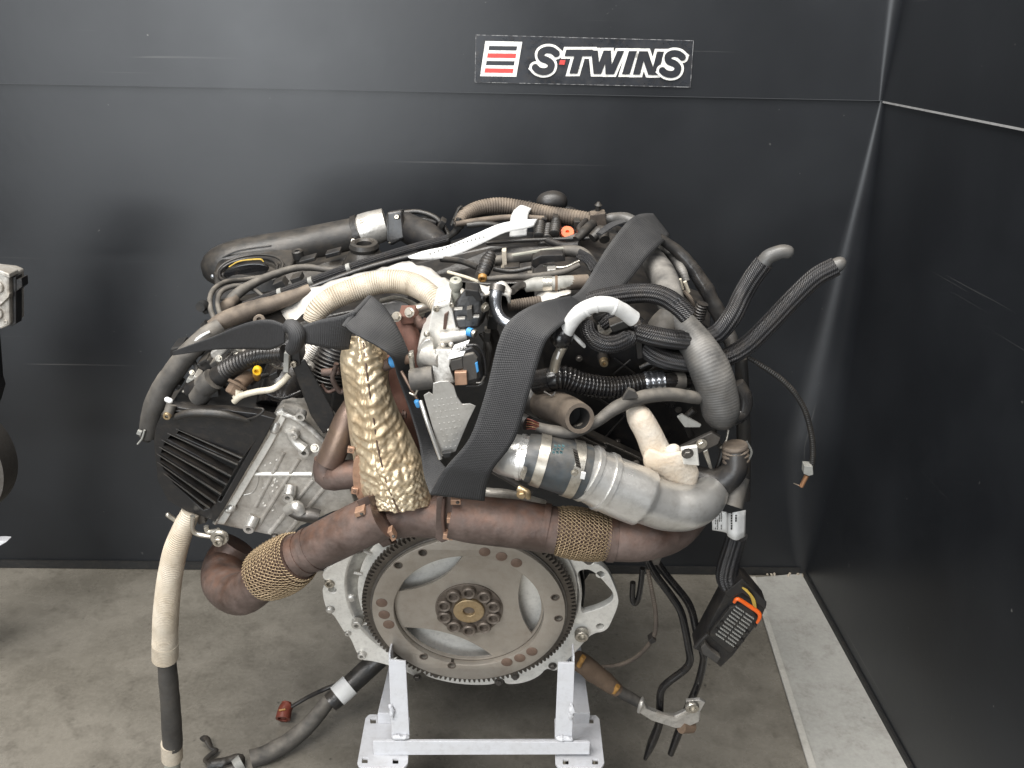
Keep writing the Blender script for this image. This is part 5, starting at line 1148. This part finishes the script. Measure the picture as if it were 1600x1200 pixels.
# braided hoses
RB = dict(ribs=(10, .09), seg=40)
tube('braided_hose', M['braid'], [(893, 484, .0, 13), (925, 470, .0, 14), (970, 461, .0, 15), (1012, 458, -.005, 15), (1040, 465, -.01, 15), (1062, 480, -.02, 15), (1076, 494, -.025, 15)], ENG, hollow=.85, **RB)
b2 = tube('braided_hose', M['braid'], [(992, 518, -.03, 13), (1015, 524, -.03, 15), (1050, 530, -.02, 15), (1090, 532, .0, 15), (1120, 522, .01, 15), (1143, 496, .01, 15), (1160, 462, .02, 15), (1176, 434, .02, 15), (1194, 410, .02, 15)], ENG, **RB)
tube('pipe_end', M['darkpl'], [(1192, 412, .02, 12), (1200, 402, .02, 12), (1212, 396, .02, 11.5), (1226, 393, .02, 11), (1240, 397, .02, 10)], b2, seg=18, rnd=1)
b3 = tube('braided_hose', M['braid'], [(1002, 540, -.02, 11), (1020, 553, -.02, 15), (1050, 563, -.015, 15), (1090, 566, .0, 15), (1130, 560, .01, 15), (1165, 541, .02, 15), (1200, 508, .025, 15), (1240, 466, .03, 15), (1275, 433, .03, 15), (1306, 416, .03, 15)], ENG, **RB)
tube('pipe_end', M['darkpl'], [(1303, 417, .03, 12), (1314, 411, .03, 11), (1323, 409, .03, 8)], b3, seg=18, rnd=1)
tube('braided_hose', M['braid'], [(918, 498, -.02, 10), (920, 520, -.03, 12), (936, 535, -.035, 14), (960, 537, -.035, 14), (985, 526, -.035, 14), (990, 518, -.035, 12)], ENG, rnd=2, **RB)
tube('braided_hose', M['braid'], [(940, 508, .0, 10), (960, 495, .0, 12), (985, 500, -.005, 13), (1000, 510, -.01, 12)], ENG, **RB)
block('hose_clip', M['blackdirty'], [(952, 510), (978, 500), (982, 512), (958, 520)], -.035, .02, 1.5, ENG); block('hose_clip', M['black'], [(990, 510), (1002, 506), (1005, 560), (996, 562)], -.03, .02, 1.5, ENG)
block('inner_fitting', M['greyrub'], [(926, 496), (948, 488), (944, 500), (934, 508)], .0, .02, 1.5, ENG); block('inner_fitting', M['aludirty'], [(934, 520), (954, 506), (958, 518), (946, 528)], .0, .02, 2, ENG)
ws = tube('white_sleeve', M['whitefoam'], [(884, 521, -.06, 11.5), (893, 503, -.062, 12), (906, 488, -.064, 12.5), (926, 477, -.065, 12.5), (950, 476, -.065, 12.5), (972, 485, -.06, 12.5), (990, 498, -.055, 12.5)], ENG, seg=24, lump=.07, hollow=.75)
for P in ([(914, 484, -.065, 13.2), (917, 482, -.065, 13.4)], [(930, 476.5, -.066, 13.2), (933, 476, -.066, 13.4)], [(958, 479, -.064, 13.2), (961, 480, -.064, 13.4)]): tube('sleeve_crease', M['whitefoam'], P, ws, seg=24)
tube('sleeve_lug', M['whitefoam'], [(892, 520, -.055, 5), (904, 532, -.055, 7), (912, 540, -.052, 6)], ws, seg=12, flat=.5)
bo = tube('rubber_boot', M['gloss'], [(884, 514, -.055, 15), (876, 528, -.06, 19), (870, 542, -.06, 15)], ENG, seg=22, lump=.05, rnd=1)
tube('boot_pipe', M['steel'], [(880, 540, -.062, 8), (870, 560, -.062, 8), (866, 578, -.06, 8)], bo, seg=16); block('boot_pipe_mark', M['white'], rect(872, 556, 3, 12, 18), -.072, .003, .4, bo)

# ---- hanging cable with bare end
hc = tube('hanging_cable', M['blackdirty'], [(1168, 558, .03, 3), (1188, 570, .03, 4), (1215, 588, .03, 4.2), (1240, 612, .03, 4.2), (1258, 642, .03, 4.2), (1268, 680, .03, 4.2), (1270, 710, .03, 4.2), (1268, 732, .03, 4)], ENG, corrpx=(4, .1), seg=14)
block('cable_clip', M['greypl'], [(1257, 728), (1270, 729), (1271, 742), (1264, 744), (1256, 741)], .022, .012, 1, hc); tube('bare_end', M['wirer'], [(1261, 742, .03, 4), (1252, 760, .03, 3.5)], hc, seg=10); tube('stray_wire', M['steel'], [(1252, 760, .03, .7), (1240, 755, .03, .7)], hc, seg=5)

# ---- braided trunk down to the control unit plug
tube('braided_trunk', M['braid'], [(1152, 835, -.02, 16), (1146, 855, -.02, 16), (1138, 882, -.025, 17), (1136, 902, -.03, 17), (1146, 922, -.035, 16)], ENG, **RB)
cn = plate('control_plug', M['black'], [(1134, 928), (1160, 906), (1170, 912), (1198, 946), (1192, 960), (1178, 982), (1146, 1024), (1126, 1043), (1118, 1036), (1086, 1014), (1092, 1006), (1108, 976)], -.05, .03, (), 1.5, ENG)
plate('plug_face', M['blackdirty'], [(1150, 938), (1186, 961), (1180, 975), (1144, 1020), (1138, 1019), (1109, 995), (1110, 988)], -.055, .006, (), 1.2, cn, 1)
tube('plug_seal', M['orange2'], [(1147, 941, -.06, 2.5), (1153, 936, -.062, 3.2), (1171, 947, -.062, 3.5), (1185, 957, -.062, 3.5), (1187, 965, -.062, 3), (1183, 973, -.06, 2.2)], cn, seg=10)
pin = M['steel']
for gx in range(2):
    for i in range(5):
        for j in range(10):
            s = (gx*5.9+i)/11.0; t = j/9.0
            x = 1151+s*29-t*31; y = 949+s*20+t*43
            block('pin', M['greypl'] , rect(x, y, 2.1, 1.7, 36), -.0575, .003, 0, cn)
for x, y in ((1128, 975), (1120, 985), (1168, 990), (1160, 1002), (1150, 1014), (1180, 978)): block('plug_lug', M['black'], rect(x, y, 5, 5, 36), -.058, .004, .6, cn)
hull('plug_hood', M['black'], [(1132, 926, -.062), (1160, 904, -.062), (1198, 940, -.062), (1196, 952, -.062), (1160, 926, -.062), (1142, 934, -.062)], [(1132, 926, -.03), (1160, 904, -.03), (1198, 940, -.03), (1196, 952, -.03), (1160, 926, -.03), (1142, 934, -.03)], 1.5, cn)
for k in range(4): tube('plug_wire', M['wirey'], [(1160+k*2, 918+k, -.066, 1.4), (1172+k*2, 930+k*2, -.069, 1.4), (1178+k, 946+k, -.067, 1.4)], cn, seg=6)
block('plug_lever', M['greyrub'], [(1102, 1006), (1112, 1018), (1126, 1028), (1120, 1036), (1098, 1022), (1095, 1012)], -.06, .01, 1, cn); tube('plug_rod', M['black'], [(1086, 1012, -.06, 3.5), (1096, 1000, -.06, 3.5), (1106, 990, -.06, 3)], cn, seg=8)

# ---- steel pipes, hook and bracket hanging under the right side
p1 = tube('black_pipe', M['gloss'], [(1010, 872, .02, 6), (1022, 895, .02, 6), (1048, 930, .015, 6), (1063, 954, .01, 6), (1070, 980, .005, 6), (1076, 1012, .0, 6), (1078, 1032, .0, 6), (1070, 1046, .0, 6), (1044, 1066, .0, 6), (1033, 1080, .0, 6), (1031, 1105, .0, 6), (1030, 1130, .0, 6.5), (1018, 1162, .0, 7), (1008, 1186, .0, 3)], ENG, seg=14)
p2 = tube('black_pipe', M['gloss'], [(1022, 872, .03, 6), (1042, 900, .03, 6), (1070, 934, .025, 6), (1081, 955, .02, 6), (1088, 985, .01, 6), (1097, 1015, .0, 6), (1099, 1034, .0, 6), (1090, 1070, .0, 6), (1075, 1105, .0, 6), (1060, 1145, .0, 6.5), (1048, 1178, .0, 5)], ENG, seg=14)
tube('pipe_hook', M['gloss'], [(1004, 888, .03, 4.5), (1001, 915, .03, 4.5), (997, 936, .03, 4.5), (992, 943, .03, 4.5), (988, 934, .03, 4.5), (989, 910, .03, 4.5)], ENG, seg=10)
block('pipe_hanger', M['darksteel'], [(1000, 868), (1036, 868), (1030, 884), (1010, 884)], .02, .03, 2, ENG)
tube('spiral_cord', M['brownrub'], [(1012, 890, .01, 3), (1018, 920, .0, 3.2), (1024, 955, -.005, 3.4), (1024, 985, -.005, 3.4), (1016, 1004, .0, 3.2), (995, 1026, .02, 3), (970, 1038, .04, 3), (940, 1042, .06, 2.6)], ENG, corrpx=(4, .12), seg=10)
block('cord_clip', M['black'], [(1013, 1002), (1020, 996), (1026, 1002), (1017, 1008)], -.01, .012, .8, ENG)
bk = hull('pipe_bracket', M['alu'], [(1004, 1090, -.02), (1010, 1108, -.02), (1036, 1118, -.02), (1052, 1120, -.02), (1072, 1110, -.02), (1094, 1112, -.02), (1092, 1128, -.02), (1074, 1136, -.02), (1056, 1138, -.02), (1018, 1126, -.02), (996, 1112, -.02)], [(1004, 1086, -.01), (1012, 1102, -.01), (1036, 1112, -.01), (1052, 1114, -.01), (1072, 1105, -.01), (1094, 1108, -.01), (1094, 1124, -.01), (1076, 1131, -.01), (1056, 1133, -.01), (1020, 1121, -.01), (998, 1106, -.01)], 1.2, ENG)
bolt('socket', M['steel'], 1081, 1103, -.03, 11, bk, 'bolt', stretch=.6); block('bracket_ear', M['alu'], [(1072, 1096), (1094, 1094), (1102, 1098), (1094, 1112), (1074, 1110)], -.025, .006, 1, bk)
tube('bracket_curl', M['alu'], [(1004, 1092, -.02, 3), (1002, 1100, -.03, 4), (998, 1112, -.025, 3)], bk); tube('bracket_bush', M['cone'], [(1064, 1136, -.02, 10), (1080, 1134, -.01, 11)], bk, seg=16)
block('bracket_groove', M['aludirty'], [(1026, 1114), (1056, 1122), (1076, 1112), (1078, 1116), (1056, 1128), (1026, 1120)], -.0225, .004, .5, bk)
# heat wrapped cone beside the right upright
cn2 = tube('heat_wrap', M['cone'], [(900, 1030, .05, 14), (915, 1040, .05, 16), (940, 1060, .05, 15), (964, 1078, .05, 11)], ENG, lump=.1, seg=18)
tube('wrap_tie', M['ochre'], [(958, 1082, .04, 4), (966, 1072, .04, 4)], cn2, lump=.3); tube('wrap_tail', M['greyrub'], [(962, 1077, .05, 9), (985, 1090, .05, 9), (1002, 1100, .05, 8)], cn2)
tube('wrap_tie', M['ochre'], [(904, 1040, .035, 4), (912, 1026, .035, 4)], cn2, lump=.3)

# ---- left hanging drain hose with glass sleeve
dh = tube('drain_hose', M['cream'], [(298, 800, .0, 14), (288, 822, -.005, 16), (274, 860, -.01, 18), (265, 905, -.015, 18.5), (260, 950, -.02, 19), (258, 990, -.02, 19), (258, 1026, -.02, 19)], ENG, corrpx=(3.4, .03), seg=24)
tube('hose_tail', M['greyrub'], [(260, 1020, -.02, 14), (263, 1060, -.02, 14.5), (267, 1110, -.02, 15), (270, 1165, -.02, 15)], dh, seg=20, lump=.04)
tube('hose_collar', M['cream'], [(268, 1160, -.02, 16), (269, 1184, -.02, 16)], dh, seg=20); tube('hose_tip', M['silverpl'], [(269, 1180, -.02, 12), (270, 1230, -.02, 12)], dh, seg=16)
tube('sleeve_band', M['cream'], [(258, 1004, -.02, 20), (258, 1027, -.02, 20)], dh, seg=24)
tube('drain_rod', M['steel'], [(259, 802, .0, 4), (276, 814, .0, 4)], dh, seg=10, rnd=2)
hk = tube('drain_bracket', M['steel'], [(301, 806, -.012, 4), (301, 826, -.014, 4), (308, 834, -.014, 4), (330, 838, -.014, 4)], dh, seg=10); tube('drain_bracket', M['steel'], [(322, 822, -.012, 4), (325, 830, -.013, 4), (335, 830, -.014, 4), (342, 828, -.014, 4)], dh, seg=10)
bolt('socket', M['steel'], 344, 838, -.014, 14, dh, 'eye_bolt', stretch=.5); bolt('socket', M['steel'], 342, 844, -.022, 8, dh, 'bolt')
block('drain_mount', M['darksteel'], [(305, 806), (318, 803), (322, 818), (310, 820)], .0, .02, 1.5, dh)

# ---- loom on the floor at the lower left
fl_ = lambda q: ZP(q[0], q[1], q[2])
lo = tube('floor_loom', M['tapeblk'], [(600, 1022, .14, 15), (580, 1040, .12, 16), (556, 1062, .1, 16), (530, 1086, .08, 16), (516, 1098, .07, 15)], ENG, conv=fl_, seg=18, lump=.05)
tube('tape_band', M['white'], [(547, 1070, .093, 17.5), (527, 1088, .079, 17.5)][0:2], lo, conv=fl_, seg=18)
tube('loom_hose', M['greyrub'], [(512, 1096, .068, 12), (490, 1124, .05, 13), (460, 1152, .03, 14), (425, 1174, .02, 14), (392, 1186, .016, 14)], lo, conv=fl_, seg=18, lump=.05, hollow=.7)
tube('thin_wire', M['rubber'], [(530, 1068, .09, 3), (505, 1078, .075, 3.5), (480, 1090, .05, 3.2), (456, 1104, .03, 3)], lo, conv=fl_, seg=10)
rcx = tube('red_connector', M['redbrown'], [(452, 1100, .03, 9), (446, 1108, .025, 11), (442, 1124, .016, 12)], lo, conv=fl_, seg=8, hollow=.7)
tube('connector_mark', M['ochre'], [(436, 1110, .035, 1.5), (446, 1108, .036, 1.5)], rcx, conv=fl_, seg=6)
tube('connector_core', M['redbrown'], [(445, 1110, .022, 4), (442, 1122, .017, 4)], rcx, conv=fl_, seg=8)
tube('loom_bracket', M['blackdirty'], [(316, 1156, .02, 6), (322, 1154, .018, 7), (330, 1168, .012, 4), (338, 1172, .01, 4), (326, 1182, .01, 4), (322, 1190, .01, 4), (345, 1200, .01, 5)], lo, conv=fl_, seg=10, flat=.5)
tube('loom_bracket', M['blackdirty'], [(325, 1196, .01, 8), (350, 1192, .012, 9), (372, 1184, .014, 7), (374, 1196, .01, 8), (350, 1206, .01, 9)], lo, conv=fl_, seg=10, lump=.3)
tube('loom_collar', M['greypl'], [(378, 1190, .016, 12), (366, 1198, .012, 10)], lo, conv=fl_, seg=14)

# ================================================================== lifting sling
sl = empty('webbing_sling', E(740, 560, -.1), 'wide black nylon webbing sling looped over the top of the engine', 'strap')
def band(name, L, Rr, w=None, n=8, th=.0022):
    rows = [[a, b] for a, b in zip(L, Rr)]
    P = [[list(E(*a)), list(E(*b))] for a, b in rows]
    A = crom([p[0] for p in P], n); B = crom([p[1] for p in P], n)
    s = 0; vs, fs, us = [], [], []; m = 9
    for i in range(len(A)):
        a, b = Vector(A[i]), Vector(B[i])
        if i: s += ((a+b)/2-(Vector(A[i-1])+Vector(B[i-1]))/2).length
        for j in range(m):
            t = j/(m-1); q = a+(b-a)*t; q = q+Vector((0, -1, .3))*(.0016*noise.noise(q*22)); vs.append(q); us.append((t, s*20))
    F, U = [], []
    for i in range(len(A)-1):
        for j in range(m-1):
            q = (i*m+j, i*m+j+1, (i+1)*m+j+1, (i+1)*m+j); F.append(q); U.append([us[k] for k in q])
    o = put(name, mesh(name, vs, F, True, U), M['strap'], sl); solid(o, th, 0); return o
band('strap_run', [(270, 549, .04), (330, 527, .0), (385, 505, -.03), (420, 500, -.045), (446, 508, -.05)], [(271, 555, .04), (335, 546, .005), (390, 545, -.02), (422, 546, -.035), (445, 536, -.045)])
tube('strap_knot', M['strap'], [(446, 516, -.05, 9), (455, 509, -.055, 11), (464, 520, -.06, 13), (462, 538, -.06, 12), (452, 548, -.05, 9)], sl, lump=.12, seg=18, rnd=2)
band('strap_run', [(464, 512, -.055), (500, 500, -.055), (535, 493, -.055), (556, 485, -.05)], [(466, 534, -.06), (500, 541, -.055), (528, 546, -.05), (545, 545, -.045)])
band('strap_run', [(538, 508, -.06), (548, 518, -.075), (566, 528, -.09), (590, 541, -.095), (612, 558, -.095), (622, 590, -.075), (640, 640, -.07), (655, 690, -.08), (662, 740, -.1), (672, 772, -.125)],
                  [(580, 462, -.02), (590, 470, -.03), (604, 484, -.04), (622, 515, -.055), (638, 552, -.06), (646, 590, -.055), (661, 640, -.055), (676, 690, -.065), (692, 726, -.09), (738, 768, -.115)])
tube('strap_fold', M['strap'], [(537, 511, -.062, 4), (550, 494, -.05, 4.5), (578, 464, -.022, 4)], sl, seg=12)
band('strap_run', [(672, 772, -.128), (688, 742, -.135), (702, 724, -.138), (734, 684, -.135), (758, 616, -.12), (780, 530, -.1), (800, 497, -.085), (840, 474, -.06), (890, 462, -.03)],
                  [(757, 782, -.125), (762, 752, -.135), (772, 730, -.138), (805, 684, -.13), (830, 604, -.115), (848, 545, -.1), (862, 522, -.09), (888, 502, -.06), (925, 486, -.02)])
band('strap_run', [(870, 470, -.035), (905, 455, .0), (945, 392, .07), (975, 352, .13), (992, 338, .165), (1008, 334, .20), (1020, 334, .24)],
                  [(905, 500, -.03), (945, 478, .0), (982, 440, .05), (1012, 402, .1), (1030, 384, .13), (1042, 374, .17), (1046, 368, .22)])
tube('loose_webbing', M['strap'], [(936, 366, .22, 6), (955, 352, .24, 8), (975, 345, .25, 7)], sl, seg=10, flat=.4)

# ---- paper tag tied round the loom
tg = empty('paper_tag', E(815, 345, .33), 'white paper strip tag looped round the brown corrugated hose', 'tag')
band2 = [((637, 401, .19), (640, 404, .188)), ((662, 392, .195), (667, 406, .19)), ((702, 383, .21), (708, 400, .2)), ((742, 366, .235), (750, 382, .225)), ((780, 350, .26), (788, 364, .25)), ((812, 344, .285), (818, 358, .275)), ((840, 342, .3), (834, 354, .29))]
loft('tag_strip', M['paper'], [[a for a, b in band2], [b for a, b in band2]], .0008, tg, 6, 3)
for k in range(14):
    t = k/13; x, y = 672+t*84, 397-t*26-2*math.sin(t*3); block('tag_print', M['greypl'], rect(x, y, 2.2, 3, -22), .186+.04*t, .001, 0, tg)
loft('tag_loop', M['paper'], [[(803, 328, .37), (798, 340, .33), (797, 356, .31), (796, 370, .305)], [(815, 319, .39), (812, 326, .34), (810, 348, .305), (810, 370, .3)], [(833, 322, .38), (826, 334, .34), (824, 352, .308), (823, 368, .3)]], .0008, tg, 6, 6)
# ================================================================== small clutter seen between the main parts
# left bank, under the sling
for P, m, r in (([(352, 606, .03), (345, 575, .05), (362, 552, .07)], 'blackdirty', 3), ([(300, 600, .05), (308, 578, .06), (300, 560, .07)], 'greyrub', 3.5),
                ([(286, 612, .04), (300, 606, .04), (312, 612, .03)], 'steel', 2.5), ([(420, 566, .02), (436, 575, .01), (452, 572, .0)], 'steel', 2),
                ([(392, 600, .02), (404, 590, .03), (418, 586, .04)], 'blackdirty', 4), ([(376, 540, .08), (398, 552, .08), (425, 540, .08)], 'blackdirty', 5),
                ([(410, 612, .03), (440, 622, .03), (470, 612, .04)], 'gloss', 3), ([(500, 560, .06), (515, 572, .03), (505, 590, .02)], 'greyrub', 2.5)):
    tube('wiring', M[m], [(*q, r) for q in P], ENG, seg=10, lump=.08)
for x, y, v, w, h, a, m in ((318, 568, .05, 14, 10, -30, 'blackdirty'), (296, 596, .045, 10, 8, 20, 'greypl'), (334, 570, .045, 12, 9, -35, 'greyrub'), (352, 578, .03, 10, 7, -30, 'aludirty'), (305, 592, .03, 9, 7, 30, 'aludirty'),
                            (384, 566, .05, 12, 9, -20, 'blackdirty'), (428, 588, .02, 14, 10, -25, 'black'), (276, 604, .05, 11, 8, 30, 'blackdirty'), (418, 545, .05, 12, 8, -10, 'aludirty')):
    block('connector', M[m], rect(x, y, w, h, a), v, .02, 1.4, ENG)
for x, y, v, r in ((342, 560, .04, 4), (372, 556, .05, 4), (300, 582, .04, 3), (492, 700, .0, 5), (520, 672, -.01, 6)):
    bolt('hex', M['steel'], x, y, v, r, ENG, 'bolt', axis=TO+UP*.7)
# behind the turbo, centre valley
for P, m, r in (([(596, 470, .12), (620, 466, .1), (648, 476, .08), (660, 492, .05)], 'steel', 4), ([(560, 500, .1), (590, 492, .1), (615, 500, .08)], 'blackdirty', 6),
                ([(752, 520, .0), (764, 545, -.01), (760, 580, -.01)], 'greyrub', 5), ([(765, 510, .02), (775, 540, .02), (770, 600, .02)], 'blackdirty', 9),
                ([(735, 470, .03), (760, 486, .03), (770, 520, .02)], 'greyrub', 4), ([(800, 455, .06), (812, 446, .08), (822, 447, .09)], 'darksteel', 6),
                ([(770, 420, .12), (800, 424, .12), (830, 418, .12)], 'blackdirty', 4), ([(690, 405, .2), (720, 408, .18), (748, 418, .14)], 'blackdirty', 5),
                ([(700, 425, .15), (725, 432, .13), (748, 440, .1)], 'creampl', 2.5), ([(850, 415, .14), (880, 418, .13), (905, 408, .14)], 'steel', 2.5),
                ([(640, 360, .4), (660, 344, .42), (684, 348, .41)], 'rubber', 6), ([(735, 338, .38), (770, 333, .39), (800, 336, .38)], 'blackdirty', 4),
                ([(856, 376, .26), (880, 384, .24), (905, 383, .23)], 'rubber', 6), ([(915, 345, .33), (905, 358, .3), (912, 372, .27)], 'rubber', 5)):
    tube('wiring', M[m], [(*q, r) for q in P], ENG, seg=12, lump=.06)
for x, y, v, w, h, a, m in ((800, 420, .13, 24, 5, -4, 'black'), (862, 424, .12, 14, 6, -6, 'alu'), (828, 430, .11, 8, 7, 0, 'greyrub'), (850, 350, .33, 9, 16, 6, 'black'), (868, 346, .34, 9, 14, 6, 'black'),
                            (902, 352, .32, 10, 12, 0, 'blackdirty'), (725, 344, .35, 8, 8, 10, 'black'), (690, 352, .38, 9, 14, 30, 'blackdirty'), (770, 505, .0, 16, 20, 10, 'blackdirty'), (760, 540, -.01, 10, 40, 4, 'greyrub'),
                            (480, 408, .29, 26, 6, -15, 'blackdirty'), (520, 398, .3, 24, 7, -15, 'black')):
    block('bracket', M[m], rect(x, y, w, h, a), v, .018, 1.2, ENG)
# right bank: clips, ribs and screws on the dark cover
for x, y in ((905, 560), (1010, 555), (1052, 566), (900, 630), (1060, 640), (1040, 690), (965, 690)):
    bolt('hex', M['darksteel'], x, y, .026, 4, rc, 'bolt')
for P, m, r in (([(1050, 590, .02), (1070, 575, .01), (1090, 585, .0)], 'rubber', 7), ([(930, 480, .02), (945, 500, .02), (940, 525, .01)], 'greyrub', 3), ([(1000, 575, .02), (1020, 568, .02), (1050, 578, .01)], 'rubber', 4),
                ([(1120, 690, -.02), (1128, 705, -.02), (1120, 735, -.03)], 'blackdirty', 4), ([(1138, 672, -.02), (1134, 690, -.03), (1126, 700, -.03)], 'steel', 2), ([(1085, 640, .0), (1072, 655, .0), (1080, 680, .0)], 'blackdirty', 6),
                ([(1166, 690, .0), (1174, 706, .0), (1168, 722, .0)], 'greypl', 2), ([(770, 735, -.05), (800, 752, -.05), (830, 770, -.05)], 'darksteel', 5), ([(755, 770, -.04), (800, 775, -.04), (850, 790, -.03)], 'aludirty', 9)):
    tube('wiring', M[m], [(*q, r) for q in P], ENG, seg=12, lump=.06)
# lower block, between pipe and housing
for x, y, v, r in ((468, 838, .01, 6), (430, 838, .0, 5), (560, 858, .012, 6), (920, 875, .012, 6), (880, 862, .012, 5)):
    bolt('hex', M['darksteel'], x, y, v, r, ENG, 'bolt')
